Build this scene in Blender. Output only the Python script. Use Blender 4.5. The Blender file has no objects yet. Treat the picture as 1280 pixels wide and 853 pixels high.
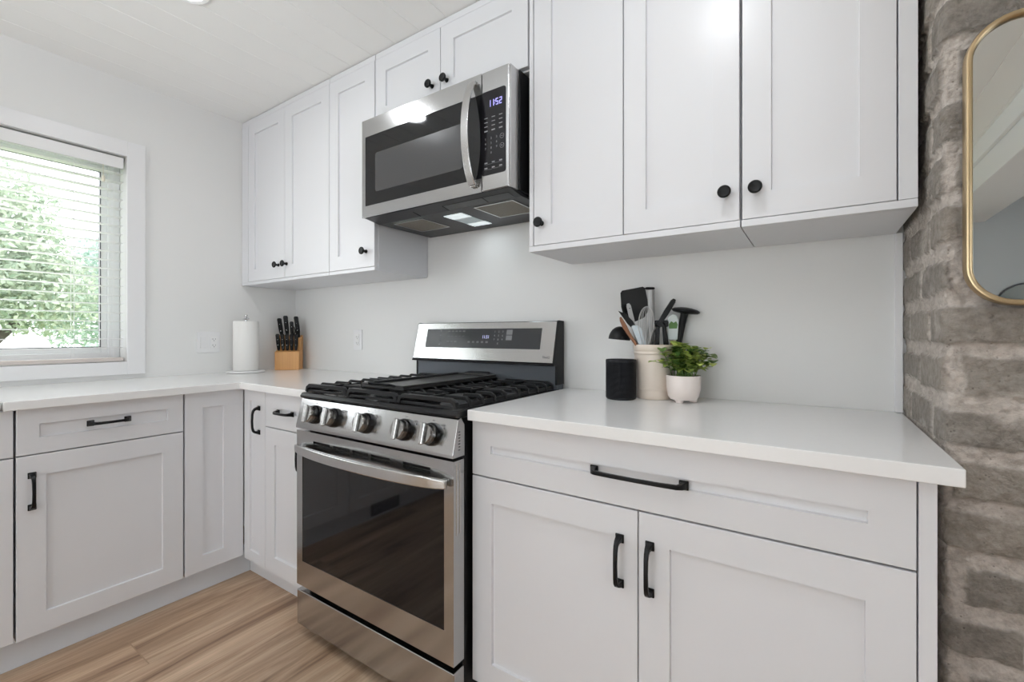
import bpy, bmesh, math, random
import numpy as np
from mathutils import Vector, Matrix
PI = math.pi
S = bpy.context.scene
C = S.collection
random.seed(7)

# ------------------------------------------------------------------ camera, world, lights, exposure
YAW = 0.5895
cam = bpy.data.objects.new('camera', bpy.data.cameras.new('camera'))
C.objects.link(cam)
cam.location = (2.7955, -1.6515, 1.1331)
cam.rotation_euler = (PI / 2, 0, YAW)
cam.data.sensor_width = 36
cam.data.lens = 563.4 * 36 / 1280
cam.data.shift_y = -(426.5 - 417.77) / 1280
cam.data.clip_start = 0.02
S.camera = cam
S.view_settings.view_transform = 'Standard'
S.view_settings.look = 'None'
S.view_settings.gamma = 1
S.view_settings.use_curve_mapping = False
S.view_settings.exposure = -1.40
S.cycles.max_bounces = 10
S.cycles.diffuse_bounces = 6
S.cycles.glossy_bounces = 5
S.cycles.transmission_bounces = 6
S.cycles.transparent_max_bounces = 12
S.cycles.sample_clamp_indirect = 6
S.cycles.caustics_reflective = False
S.cycles.caustics_refractive = False

W = bpy.data.worlds.new('world'); S.world = W; W.use_nodes = True
bg = W.node_tree.nodes['Background']
bg.inputs[0].default_value = (0.93, 0.97, 1.0, 1)
bg.inputs[1].default_value = 12.0

def area(name, loc, rot, sx, sy, power, col=(1, 1, 1), shape='RECTANGLE', spread=PI):
    l = bpy.data.lights.new(name, 'AREA'); l.shape = shape; l.size = sx
    if shape == 'RECTANGLE': l.size_y = sy
    l.energy = power; l.color = col; l.spread = spread
    o = bpy.data.objects.new(name, l); C.objects.link(o)
    o.location = loc; o.rotation_euler = rot
    return o

# added room fill, set at an invented patio door (south wall) and east window
area('patio_fill', (1.75, -4.86, 1.15), (PI / 2, 0, 0), 2.2, 2.0, 4, (0.84, 0.92, 1.0))
area('east_fill', (5.26, -2.7, 1.45), (PI / 2, 0, PI / 2), 1.9, 1.1, 5, (0.84, 0.92, 1.0))
area('kitchen_window_daylight', (-0.16, -1.5, 1.5), (PI / 2, 0, -PI / 2), 1.1, 0.85, 7, (0.94, 0.97, 1.0))
# uplight of an invented floor lamp, added to brighten the ceiling
UPL = (1.80, -1.95)
area('ceiling_fill_uplight', (UPL[0], UPL[1], 1.80), (PI, 0, 0), 0.30, 0.30, 70, (0.86, 0.925, 1.0), 'DISK')
# recessed ceiling lamps
LAMPS = [(0.928, -0.968), (2.52, -0.90), (0.90, -2.6), (2.52, -2.6), (4.3, -1.5), (4.5, -3.6)]
ZC = 2.376
for i, (x, y) in enumerate(LAMPS):
    area('downlight_beam', (x, y, ZC - 0.022), (0, 0, 0), 0.13, 0.13, 7.4 if i < 2 else 1.5, (0.93, 0.96, 1.0), 'DISK', PI * 0.94)

# ------------------------------------------------------------------ helpers
def mat(name, col, rough=0.5, metal=0.0, bump=None, spec=None, coat=0.0, emit=None, estr=0.0, var=None):
    m = bpy.data.materials.new(name); m.use_nodes = True
    nt = m.node_tree; b = nt.nodes['Principled BSDF']
    b.inputs['Base Color'].default_value = (*col, 1)
    b.inputs['Roughness'].default_value = rough
    b.inputs['Metallic'].default_value = metal
    if spec is not None: b.inputs['Specular IOR Level'].default_value = spec
    if coat: b.inputs['Coat Weight'].default_value = coat
    if emit: b.inputs['Emission Color'].default_value = (*emit, 1); b.inputs['Emission Strength'].default_value = estr
    tc = nt.nodes.new('ShaderNodeTexCoord')
    if bump:
        sc, st = bump[0], bump[1]
        n = nt.nodes.new('ShaderNodeTexNoise'); n.inputs['Scale'].default_value = sc; n.inputs['Detail'].default_value = 6
        bp = nt.nodes.new('ShaderNodeBump'); bp.inputs['Strength'].default_value = st; bp.inputs['Distance'].default_value = 0.002
        nt.links.new(tc.outputs['Object'], n.inputs['Vector']); nt.links.new(n.outputs['Fac'], bp.inputs['Height'])
        nt.links.new(bp.outputs['Normal'], b.inputs['Normal'])
    if var:
        col2, sc = var[0], var[1]
        mp = nt.nodes.new('ShaderNodeMapping'); mp.inputs['Scale'].default_value = var[2] if len(var) > 2 else (1, 1, 1)
        n = nt.nodes.new('ShaderNodeTexNoise'); n.inputs['Scale'].default_value = sc; n.inputs['Detail'].default_value = 5
        mx = nt.nodes.new('ShaderNodeMix'); mx.data_type = 'RGBA'
        mx.inputs[6].default_value = (*col, 1); mx.inputs[7].default_value = (*col2, 1)
        nt.links.new(tc.outputs['Object'], mp.inputs['Vector']); nt.links.new(mp.outputs[0], n.inputs['Vector'])
        nt.links.new(n.outputs['Fac'], mx.inputs[0]); nt.links.new(mx.outputs[2], b.inputs['Base Color'])
    return m

class MB:
    def __init__(s): s.bm = bmesh.new()
    def box(s, x0, x1, y0, y1, z0, z1):
        v = [s.bm.verts.new((x, y, z)) for x in (x0, x1) for y in (y0, y1) for z in (z0, z1)]
        for f in ((0, 1, 3, 2), (4, 6, 7, 5), (0, 4, 5, 1), (2, 3, 7, 6), (0, 2, 6, 4), (1, 5, 7, 3)):
            s.bm.faces.new([v[i] for i in f])
        return s
    def poly(s, pts, ex):
        """closed polygon pts extruded by vector ex"""
        a = [s.bm.verts.new(p) for p in pts]; e = Vector(ex)
        b = [s.bm.verts.new(Vector(p) + e) for p in pts]; n = len(pts)
        s.bm.faces.new(a[::-1]); s.bm.faces.new(b)
        for i in range(n): s.bm.faces.new((a[i], a[(i + 1) % n], b[(i + 1) % n], b[i]))
        return s
    def lathe(s, prof, c=(0, 0, 0), seg=32, M=None, caps=(True, True), sx=1, sy=1):
        rings = []
        for r, z in prof:
            ring = []
            for k in range(seg):
                a = 2 * PI * k / seg; p = Vector((r * math.cos(a) * sx, r * math.sin(a) * sy, z))
                if M is not None: p = M @ p
                ring.append(s.bm.verts.new(p + Vector(c)))
            rings.append(ring)
        for i in range(len(rings) - 1):
            for k in range(seg):
                s.bm.faces.new((rings[i][k], rings[i][(k + 1) % seg], rings[i + 1][(k + 1) % seg], rings[i + 1][k]))
        if caps[0]: s.bm.faces.new(rings[0][::-1])
        if caps[1]: s.bm.faces.new(rings[-1])
        return s
    def cyl(s, p0, p1, r, seg=16, r1=None):
        p0 = Vector(p0); p1 = Vector(p1); d = p1 - p0
        M = Vector((0, 0, 1)).rotation_difference(d.normalized()).to_matrix()
        return s.lathe([(r, 0), (r if r1 is None else r1, d.length)], p0, seg, M)
    def tube(s, pts, r, seg=8, closed=False):
        pts = [Vector(p) for p in pts]; n = len(pts)
        rs = r if isinstance(r, (list, tuple)) else [r] * n
        rings = []; up = None
        for i in range(n):
            if closed: t = pts[(i + 1) % n] - pts[i - 1]
            else: t = pts[min(i + 1, n - 1)] - pts[max(i - 1, 0)]
            t.normalize()
            if up is None: up = t.orthogonal().normalized()
            up = (up - t * up.dot(t)).normalized(); w = t.cross(up)
            rings.append([s.bm.verts.new(pts[i] + (up * math.cos(2 * PI * k / seg) + w * math.sin(2 * PI * k / seg)) * rs[i]) for k in range(seg)])
        m = n if closed else n - 1
        for i in range(m):
            a, b = rings[i], rings[(i + 1) % n]
            off = 0
            if closed and i == n - 1:
                off = min(range(seg), key=lambda o: sum((a[k].co - b[(k + o) % seg].co).length for k in range(seg)))
            for k in range(seg):
                s.bm.faces.new((a[k], a[(k + 1) % seg], b[(k + 1 + off) % seg], b[(k + off) % seg]))
        if not closed: s.bm.faces.new(rings[0][::-1]); s.bm.faces.new(rings[-1])
        return s
    def ribbon(s, pts, wd, hw, ht):
        """rectangular-section sweep: wd = width direction, hw/ht half width / half thickness"""
        pts = [Vector(p) for p in pts]; n = len(pts); wd = Vector(wd).normalized()
        hws = hw if isinstance(hw, (list, tuple)) else [hw] * n
        hts = ht if isinstance(ht, (list, tuple)) else [ht] * n
        rings = []
        for i in range(n):
            t = (pts[min(i + 1, n - 1)] - pts[max(i - 1, 0)]).normalized()
            nn = t.cross(wd).normalized()
            rings.append([s.bm.verts.new(pts[i] + wd * a * hws[i] + nn * b * hts[i]) for a, b in ((-1, -1), (1, -1), (1, 1), (-1, 1))])
        for i in range(n - 1):
            for k in range(4): s.bm.faces.new((rings[i][k], rings[i][(k + 1) % 4], rings[i + 1][(k + 1) % 4], rings[i + 1][k]))
        s.bm.faces.new(rings[0][::-1]); s.bm.faces.new(rings[-1])
        return s
    def slab_rr(s, x0, x1, z0, z1, r, y0, y1, seg=6):
        """rounded rectangle in XZ extruded from y0 to y1"""
        pts = []
        for cx, cz, a0 in ((x1 - r, z1 - r, 0), (x0 + r, z1 - r, 90), (x0 + r, z0 + r, 180), (x1 - r, z0 + r, 270)):
            for k in range(seg + 1):
                a = math.radians(a0 + 90 * k / seg); pts.append((cx + r * math.cos(a), y0, cz + r * math.sin(a)))
        return s.poly(pts, (0, y1 - y0, 0))
    def shaker(s, x0, x1, z0, z1, yf, t=0.02, st=0.066, rec=0.008):
        """door slab with a square recessed centre panel, front at y=yf, facing -y"""
        B = s.bm
        def ring(a, b, c, d, y): return [B.verts.new(p) for p in ((a, y, c), (b, y, c), (b, y, d), (a, y, d))]
        e = 0.0012
        r0 = ring(x0, x1, z0, z1, yf + t)
        r1 = ring(x0, x1, z0, z1, yf + e)
        r2 = ring(x0 + e, x1 - e, z0 + e, z1 - e, yf)
        sr = st
        if isinstance(st, tuple): st, sr = st
        r3 = ring(x0 + st, x1 - sr, z0 + st, z1 - st, yf)
        r4 = ring(x0 + st + 0.0015, x1 - sr - 0.0015, z0 + st + 0.0015, z1 - st - 0.0015, yf + rec)
        for a, b in ((r0, r1), (r1, r2), (r2, r3), (r3, r4)):
            for k in range(4): B.faces.new((a[k], a[(k + 1) % 4], b[(k + 1) % 4], b[k]))
        B.faces.new(r4); B.faces.new(r0[::-1])
        return s
    def build(s, name, m, parent=None, bevel=0, smooth=None, seg=2, loc=None):
        bmesh.ops.recalc_face_normals(s.bm, faces=s.bm.faces)
        me = bpy.data.meshes.new(name); s.bm.to_mesh(me); s.bm.free()
        me.materials.append(m)
        if smooth is not None:
            me.polygons.foreach_set('use_smooth', [True] * len(me.polygons))
            me.set_sharp_from_angle(angle=math.radians(smooth))
        o = bpy.data.objects.new(name, me); C.objects.link(o)
        if loc: o.location = loc
        if parent: o.parent = parent
        if bevel:
            b = o.modifiers.new('bevel', 'BEVEL'); b.width = bevel; b.segments = seg; b.limit_method = 'ANGLE'; b.angle_limit = math.radians(40)
        return o

def tag(o, label, cat, group=None):
    o['label'] = label; o['category'] = cat
    if group: o['group'] = group
    return o
def thing(name, label, cat, loc=(0, 0, 0), rz=0, group=None):
    o = bpy.data.objects.new(name, None); C.objects.link(o); o.empty_display_size = 0.05
    o.location = loc; o.rotation_euler = (0, 0, rz)
    return tag(o, label, cat, group)
def struct(o):
    o['kind'] = 'structure'; return o
def text(s, size, loc, rot, m, name, parent, ext=0.0002, align='CENTER', sx=1):
    cu = bpy.data.curves.new(name, 'FONT'); cu.body = s; cu.size = size; cu.align_x = align; cu.align_y = 'CENTER'; cu.extrude = ext
    o = bpy.data.objects.new(name, cu); C.objects.link(o)
    dg = bpy.context.evaluated_depsgraph_get()
    me = bpy.data.meshes.new_from_object(o.evaluated_get(dg)); bpy.data.objects.remove(o)
    me.materials.clear(); me.materials.append(m)
    q = bpy.data.objects.new(name, me); C.objects.link(q); q.location = loc; q.rotation_euler = rot; q.scale = (sx, 1, 1); q.parent = parent
    return q
def copy_tree(root, loc, rz=None):
    r = root.copy(); C.objects.link(r); r.location = loc
    if rz is not None: r.rotation_euler = (0, 0, rz)
    for ch in list(root.children):
        c = ch.copy(); C.objects.link(c); c.parent = r
        for g in list(ch.children):
            d = g.copy(); C.objects.link(d); d.parent = c
    return r

# ------------------------------------------------------------------ materials
M_WALL = mat('wall_paint', (0.80, 0.80, 0.79), 0.55, bump=(220, 0.04))
M_WALLG = mat('grey_blue_wall_paint', (0.56, 0.59, 0.61), 0.6)
M_CEIL = mat('ceiling_paint', (0.92, 0.92, 0.905), 0.5)
M_CAB = mat('cabinet_lacquer', (0.755, 0.76, 0.785), 0.32, bump=(60, 0.015))
M_TRIM = mat('trim_paint', (0.83, 0.83, 0.84), 0.35)
M_KICK = mat('toe_kick', (0.78, 0.82, 0.87), 0.4, var=((0.72, 0.76, 0.82), 9))
M_QUARTZ = mat('quartz', (0.90, 0.90, 0.90), 0.16, var=((0.87, 0.87, 0.87), 60))
M_BLK = mat('black_hardware', (0.006, 0.006, 0.0065), 0.36, spec=0.22)
M_BLKG = mat('black_gloss', (0.006, 0.006, 0.007), 0.05, spec=0.4)
M_BLKP = mat('black_plastic', (0.008, 0.008, 0.0085), 0.42, spec=0.22, bump=(150, 0.05))
M_IRON = mat('cast_iron', (0.014, 0.014, 0.015), 0.36, spec=0.22, bump=(260, 0.25))
M_ENAM = mat('black_enamel', (0.012, 0.012, 0.013), 0.18, spec=0.22)
M_GREY = mat('dark_grey_metal', (0.06, 0.062, 0.067), 0.4, 0.3)
M_GUARD = mat('backguard_dark_steel', (0.10, 0.11, 0.125), 0.35, 0.4)
M_WHITE = mat('white_plastic', (0.85, 0.85, 0.85), 0.35)
M_VINYL = mat('white_vinyl', (0.86, 0.87, 0.88), 0.3)
M_PRINT = mat('printed_marks', (0.30, 0.30, 0.31), 0.5)
M_PRINTD = mat('printed_dark_marks', (0.10, 0.10, 0.11), 0.5)
M_LED = mat('led_digits', (0.1, 0.1, 0.3), 0.5, emit=(0.45, 0.42, 1.0), estr=3.2)
M_LED2 = mat('led_digits_white', (0.1, 0.1, 0.3), 0.5, emit=(0.7, 0.75, 1.0), estr=1.6)
M_LAMP = mat('lamp_lens', (0.9, 0.9, 0.9), 0.4, emit=(1.0, 0.97, 0.92), estr=14)
M_HOODLAMP = mat('hood_lamp_lens', (0.8, 0.85, 0.85), 0.3, emit=(0.86, 0.97, 1.0), estr=1.6)
M_HOODLAMP2 = mat('hood_lamp_middle', (0.45, 0.52, 0.54), 0.3, emit=(0.8, 0.95, 1.0), estr=0.25)
M_CREAM = mat('cream_ceramic', (0.71, 0.63, 0.55), 0.28, var=((0.66, 0.57, 0.49), 14))
M_PINKC = mat('blush_ceramic', (0.78, 0.70, 0.66), 0.3)
M_BCER = mat('black_ribbed_ceramic', (0.010, 0.010, 0.012), 0.42, spec=0.22)
M_PAPER = mat('paper_towel', (0.86, 0.85, 0.83), 0.95, bump=(400, 0.5))
M_CHROME = mat('chrome', (0.75, 0.75, 0.76), 0.15, 1.0)
M_BAMB = mat('bamboo', (0.72, 0.40, 0.16), 0.45, var=((0.50, 0.24, 0.08), 14, (6, 6, 0.25)))
M_WOOD = mat('brown_wood', (0.22, 0.09, 0.04), 0.5)
M_SOIL = mat('soil', (0.03, 0.022, 0.016), 0.9, bump=(90, 0.8))
M_TANRAIL = mat('blind_rail_tan', (0.62, 0.56, 0.52), 0.45)
M_FILT = mat('filter_mesh', (0.20, 0.175, 0.14), 0.45, 0.6, bump=(900, 0.6))
M_SILIC = mat('grey_silicone', (0.42, 0.42, 0.42), 0.45)
M_GOLD = mat('brushed_brass', (0.56, 0.43, 0.26), 0.30, 1.0)
M_MIRR = mat('mirror_silver', (0.74, 0.77, 0.77), 0.01, 1.0)
M_ROCK = mat('brick_backing', (0.3, 0.27, 0.24), 0.9)

def steel(name, col=(0.50, 0.50, 0.50), rough=0.17, axis='x', aniso=0.5):
    m = mat(name, col, rough, 1.0); nt = m.node_tree; b = nt.nodes['Principled BSDF']
    tc = nt.nodes.new('ShaderNodeTexCoord'); mp = nt.nodes.new('ShaderNodeMapping'); n = nt.nodes.new('ShaderNodeTexNoise')
    mp.inputs['Scale'].default_value = (3, 300, 300) if axis == 'x' else (300, 300, 3)
    n.inputs['Scale'].default_value = 4; n.inputs['Detail'].default_value = 3
    mr = nt.nodes.new('ShaderNodeMapRange'); mr.inputs['To Min'].default_value = rough - 0.02; mr.inputs['To Max'].default_value = rough + 0.03
    bp = nt.nodes.new('ShaderNodeBump'); bp.inputs['Strength'].default_value = 0.02; bp.inputs['Distance'].default_value = 0.0003
    L = nt.links.new
    L(tc.outputs['Object'], mp.inputs[0]); L(mp.outputs[0], n.inputs['Vector']); L(n.outputs['Fac'], mr.inputs['Value'])
    L(mr.outputs[0], b.inputs['Roughness']); L(n.outputs['Fac'], bp.inputs['Height']); L(bp.outputs['Normal'], b.inputs['Normal'])
    return m
M_STEEL = steel('stainless_steel')
M_STEELH = steel('stainless_handle', (0.60, 0.595, 0.59), 0.22)
M_KNOBS = mat('knob_steel', (0.30, 0.29, 0.28), 0.22, 1.0)

def glass_mat(name, tint=(1, 1, 1), refl=0.08):
    m = bpy.data.materials.new(name); m.use_nodes = True; nt = m.node_tree; nt.nodes.clear()
    o = nt.nodes.new('ShaderNodeOutputMaterial'); t = nt.nodes.new('ShaderNodeBsdfTransparent'); t.inputs[0].default_value = (*tint, 1)
    g = nt.nodes.new('ShaderNodeBsdfGlossy'); g.inputs['Roughness'].default_value = 0.02
    x = nt.nodes.new('ShaderNodeMixShader'); x.inputs[0].default_value = refl
    nt.links.new(t.outputs[0], x.inputs[1]); nt.links.new(g.outputs[0], x.inputs[2]); nt.links.new(x.outputs[0], o.inputs[0])
    return m
M_GLASS = glass_mat('window_glass')

def slat_mat():
    m = bpy.data.materials.new('blind_slat'); m.use_nodes = True; nt = m.node_tree; nt.nodes.clear()
    o = nt.nodes.new('ShaderNodeOutputMaterial'); d = nt.nodes.new('ShaderNodeBsdfDiffuse'); d.inputs[0].default_value = (0.90, 0.90, 0.90, 1)
    t = nt.nodes.new('ShaderNodeBsdfTranslucent'); t.inputs[0].default_value = (0.9, 0.9, 0.9, 1)
    x = nt.nodes.new('ShaderNodeMixShader'); x.inputs[0].default_value = 0.5
    nt.links.new(d.outputs[0], x.inputs[1]); nt.links.new(t.outputs[0], x.inputs[2]); nt.links.new(x.outputs[0], o.inputs[0])
    return m
M_SLAT = slat_mat()

def leaf_mat(name, c1, c2, trans=0.3, rough=0.45):
    """leaf colour varied per leaf by the mesh attribute 'tone'"""
    m = bpy.data.materials.new(name); m.use_nodes = True; nt = m.node_tree; b = nt.nodes['Principled BSDF']; out = nt.nodes['Material Output']
    a = nt.nodes.new('ShaderNodeAttribute'); a.attribute_name = 'tone'
    mx = nt.nodes.new('ShaderNodeMix'); mx.data_type = 'RGBA'; mx.inputs[6].default_value = (*c1, 1); mx.inputs[7].default_value = (*c2, 1)
    L = nt.links.new
    L(a.outputs['Fac'], mx.inputs[0]); L(mx.outputs[2], b.inputs['Base Color']); b.inputs['Roughness'].default_value = rough
    t = nt.nodes.new('ShaderNodeBsdfTranslucent'); L(mx.outputs[2], t.inputs[0])
    x = nt.nodes.new('ShaderNodeMixShader'); x.inputs[0].default_value = trans
    L(b.outputs[0], x.inputs[1]); L(t.outputs[0], x.inputs[2]); L(x.outputs[0], out.inputs[0])
    return m
M_LEAF = leaf_mat('herb_leaf', (0.08, 0.17, 0.035), (0.58, 0.66, 0.18), 0.25, 0.38)

def floor_mat():
    m = bpy.data.materials.new('oak_plank_floor'); m.use_nodes = True; nt = m.node_tree; b = nt.nodes['Principled BSDF']; L = nt.links.new
    def N(t, **k):
        n = nt.nodes.new(t)
        for a, v in k.items(): setattr(n, a, v)
        return n
    def math_(op, a, b2=None, c=None):
        n = N('ShaderNodeMath', operation=op)
        for i, v in enumerate((a, b2, c)):
            if v is None: continue
            if isinstance(v, (int, float)): n.inputs[i].default_value = v
            else: L(v, n.inputs[i])
        return n.outputs[0]
    tc = N('ShaderNodeTexCoord'); sp = N('ShaderNodeSeparateXYZ'); L(tc.outputs['Object'], sp.inputs[0])
    X, Y = sp.outputs[0], sp.outputs[1]
    px = math_('DIVIDE', math_('SUBTRACT', X, 0.70 - 0.2 * 20), 0.2)
    idx = math_('FLOOR', px); fx = math_('SUBTRACT', px, idx)
    wn = N('ShaderNodeTexWhiteNoise', noise_dimensions='1D'); L(idx, wn.inputs['W'])
    dd = math_('SUBTRACT', idx, 20)
    off = math_('MULTIPLY', math_('GREATER_THAN', math_('ABSOLUTE', dd), 0.5), math_('ADD', math_('MULTIPLY', math_('FRACT', math_('MULTIPLY', dd, 0.37)), 0.6), 0.35))
    py = math_('DIVIDE', math_('ADD', math_('SUBTRACT', Y, -1.058), off), 1.5)
    idy = math_('FLOOR', py); fy = math_('SUBTRACT', py, idy)
    cv = N('ShaderNodeCombineXYZ'); L(idx, cv.inputs[0]); L(idy, cv.inputs[1])
    wn2 = N('ShaderNodeTexWhiteNoise', noise_dimensions='2D'); L(cv.outputs[0], wn2.inputs['Vector'])
    tone = wn2.outputs['Value']
    # grain
    g = N('ShaderNodeCombineXYZ'); L(math_('MULTIPLY', X, 10), g.inputs[0]); L(math_('ADD', math_('MULTIPLY', Y, 1.1), math_('MULTIPLY', tone, 37)), g.inputs[1]); L(math_('MULTIPLY', tone, 11), g.inputs[2])
    n1 = N('ShaderNodeTexNoise'); L(g.outputs[0], n1.inputs['Vector']); n1.inputs['Scale'].default_value = 1.0; n1.inputs['Detail'].default_value = 8; n1.inputs['Roughness'].default_value = 0.62; n1.inputs['Distortion'].default_value = 0.55
    g2 = N('ShaderNodeCombineXYZ'); L(math_('MULTIPLY', X, 130), g2.inputs[0]); L(math_('ADD', math_('MULTIPLY', Y, 3.2), math_('MULTIPLY', tone, 91)), g2.inputs[1])
    n2 = N('ShaderNodeTexNoise'); L(g2.outputs[0], n2.inputs['Vector']); n2.inputs['Scale'].default_value = 1; n2.inputs['Detail'].default_value = 4; n2.inputs['Distortion'].default_value = 0.4
    cr = N('ShaderNodeValToRGB'); L(n1.outputs['Fac'], cr.inputs[0])
    e = cr.color_ramp.elements
    e[0].position = 0.35; e[0].color = (0.17, 0.095, 0.055, 1)
    e[1].position = 0.66; e[1].color = (0.64, 0.47, 0.34, 1)
    k = e.new(0.47); k.color = (0.41, 0.275, 0.18, 1)
    k = e.new(0.57); k.color = (0.53, 0.38, 0.26, 1)
    mx = N('ShaderNodeMix', data_type='RGBA', blend_type='MULTIPLY'); mx.inputs[0].default_value = 1
    L(cr.outputs[0], mx.inputs[6])
    v = math_('ADD', math_('MULTIPLY', n2.outputs['Fac'], 0.62), 0.66)
    v = math_('MULTIPLY', v, math_('ADD', math_('MULTIPLY', tone, 0.16), 0.94))
    cc = N('ShaderNodeCombineColor'); [L(v, cc.inputs[i]) for i in range(3)]
    L(cc.outputs[0], mx.inputs[7])
    # joints
    jx = math_('MULTIPLY', math_('GREATER_THAN', fx, 0.005), math_('LESS_THAN', fx, 0.995))
    jy = math_('MULTIPLY', math_('GREATER_THAN', fy, 0.0012), math_('LESS_THAN', fy, 0.9988))
    j = math_('MULTIPLY', jx, jy)
    mj = N('ShaderNodeMix', data_type='RGBA'); L(j, mj.inputs[0]); mj.inputs[6].default_value = (0.32, 0.21, 0.13, 1); L(mx.outputs[2], mj.inputs[7])
    L(mj.outputs[2], b.inputs['Base Color']); b.inputs['Roughness'].default_value = 0.36
    bp = N('ShaderNodeBump'); bp.inputs['Strength'].default_value = 0.15; bp.inputs['Distance'].default_value = 0.001
    L(math_('ADD', math_('MULTIPLY', n2.outputs['Fac'], 0.4), j), bp.inputs['Height']); L(bp.outputs[0], b.inputs['Normal'])
    return m
M_FLOOR = floor_mat()

def brick_mat():
    m = bpy.data.materials.new('weathered_brick'); m.use_nodes = True; nt = m.node_tree; b = nt.nodes['Principled BSDF']; L = nt.links.new
    a = nt.nodes.new('ShaderNodeAttribute'); a.attribute_name = 'brick'
    t = nt.nodes.new('ShaderNodeAttribute'); t.attribute_name = 'tone'
    tc = nt.nodes.new('ShaderNodeTexCoord')
    def noise(sc, det=6):
        n = nt.nodes.new('ShaderNodeTexNoise'); n.inputs['Scale'].default_value = sc; n.inputs['Detail'].default_value = det; n.inputs['Roughness'].default_value = 0.65
        L(tc.outputs['Object'], n.inputs['Vector']); return n.outputs['Fac']
    def mix(f, A, B, mode='MIX'):
        n = nt.nodes.new('ShaderNodeMix'); n.data_type = 'RGBA'; n.blend_type = mode
        for i, v in ((0, f), (6, A), (7, B)):
            if isinstance(v, (int, float)): n.inputs[i].default_value = v
            elif isinstance(v, tuple): n.inputs[i].default_value = (*v, 1)
            else: L(v, n.inputs[i])
        return n.outputs[2]
    def ramp(f, p0, p1, c0=(0, 0, 0), c1=(1, 1, 1)):
        r = nt.nodes.new('ShaderNodeValToRGB'); L(f, r.inputs[0]); e = r.color_ramp.elements
        e[0].position = p0; e[1].position = p1; e[0].color = (*c0, 1); e[1].color = (*c1, 1); return r.outputs[0]
    brick = mix(t.outputs['Fac'], (0.20, 0.18, 0.16), (0.34, 0.30, 0.26))
    brick = mix(ramp(noise(7), 0.35, 0.7), brick, (0.29, 0.26, 0.228))
    mort = mix(noise(18), (0.42, 0.375, 0.335), (0.64, 0.58, 0.53))
    col = mix(a.outputs['Fac'], mort, brick)
    col = mix(ramp(noise(75, 4), 0.30, 0.44), (0.55, 0.52, 0.50), (1, 1, 1)) if False else mix(1.0, col, ramp(noise(55, 8), 0.34, 0.60, (0.72, 0.70, 0.68), (1.10, 1.10, 1.10)), 'MULTIPLY')
    v = nt.nodes.new('ShaderNodeTexVoronoi'); v.inputs['Scale'].default_value = 95; L(tc.outputs['Object'], v.inputs['Vector'])
    pit = ramp(v.outputs['Distance'], 0.05, 0.22, (0.35, 0.33, 0.31), (1, 1, 1))
    col = mix(ramp(noise(22, 3), 0.5, 0.62), col, mix(1.0, col, pit, 'MULTIPLY'))
    L(col, b.inputs['Base Color']); b.inputs['Roughness'].default_value = 0.92
    add = nt.nodes.new('ShaderNodeMath'); add.operation = 'ADD'
    L(noise(120, 7), add.inputs[0]); mm = nt.nodes.new('ShaderNodeMath'); mm.operation = 'MULTIPLY'; L(v.outputs['Distance'], mm.inputs[0]); mm.inputs[1].default_value = 0.5
    L(mm.outputs[0], add.inputs[1])
    bp = nt.nodes.new('ShaderNodeBump'); bp.inputs['Strength'].default_value = 0.9; bp.inputs['Distance'].default_value = 0.006
    L(add.outputs[0], bp.inputs['Height']); L(bp.outputs[0], b.inputs['Normal'])
    return m
M_BRICK = brick_mat()

# ------------------------------------------------------------------ room shell
RX, RY = 5.2, -4.8
struct(MB().box(-0.15, RX + 0.15, RY - 0.15, 0.15, -0.12, 0).build('floor', M_FLOOR))
# ceiling boards: V-grooved profile running front to back
B = MB(); pts = []
x = -0.15; g0 = 0.133
grooves = [g0 + 0.147 * k for k in range(0, 36) if g0 + 0.147 * k < RX]
pts.append((-0.15, 0.15, ZC))
for gx in grooves:
    pts += [(gx - 0.0020, 0.15, ZC), (gx, 0.15, ZC + 0.0032), (gx + 0.0020, 0.15, ZC)]
pts += [(RX + 0.15, 0.15, ZC), (RX + 0.15, 0.15, ZC + 0.12), (-0.15, 0.15, ZC + 0.12)]
B.poly(pts, (0, RY - 0.30, 0))
struct(B.build('ceiling', M_CEIL))
# walls
WY0, WY1, WZ0, WZ1 = -2.12, -0.868, 0.998, 2.0
B = MB()
B.box(-0.15, 0, WY1, 0.0, 0, ZC).box(-0.15, 0, RY, WY0, 0, ZC).box(-0.15, 0, WY0, WY1, 0, WZ0).box(-0.15, 0, WY0, WY1, WZ1, ZC)
struct(B.build('wall_left', M_WALL))
struct(MB().box(-0.15, RX + 0.15, 0, 0.15, 0, ZC).build('wall_back', M_WALL))
EY0, EY1, EZ0, EZ1 = -3.65, -1.75, 0.9, 2.0
B = MB()
B.box(RX, RX + 0.15, EY1, 0, 0, ZC).box(RX, RX + 0.15, RY, EY0, 0, ZC).box(RX, RX + 0.15, EY0, EY1, 0, EZ0).box(RX, RX + 0.15, EY0, EY1, EZ1, ZC)
struct(B.build('wall_right', M_WALLG))
PX0, PX1, PZ1 = 0.65, 2.85, 2.1
B = MB()
B.box(-0.15, PX0, RY - 0.15, RY, 0, ZC).box(PX1, RX + 0.15, RY - 0.15, RY, 0, ZC).box(PX0, PX1, RY - 0.15, RY, PZ1, ZC)
struct(B.build('wall_front', M_WALLG))
# slim bead ending the painted wall at the brick
struct(MB().box(2.984, 3.002, -0.016, -0.0005, 0.915, 1.414).build('trim_1', M_TRIM, bevel=0.002))
# boxed beam across the room (seen in the mirror)
B = MB(); B.box(3.70, 4.02, RY, -0.52, 2.10, ZC - 0.0005); B.box(3.675, 3.70, RY, -0.52, 2.26, ZC - 0.0005)
struct(B.build('trim_2', M_TRIM, bevel=0.004))

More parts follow.
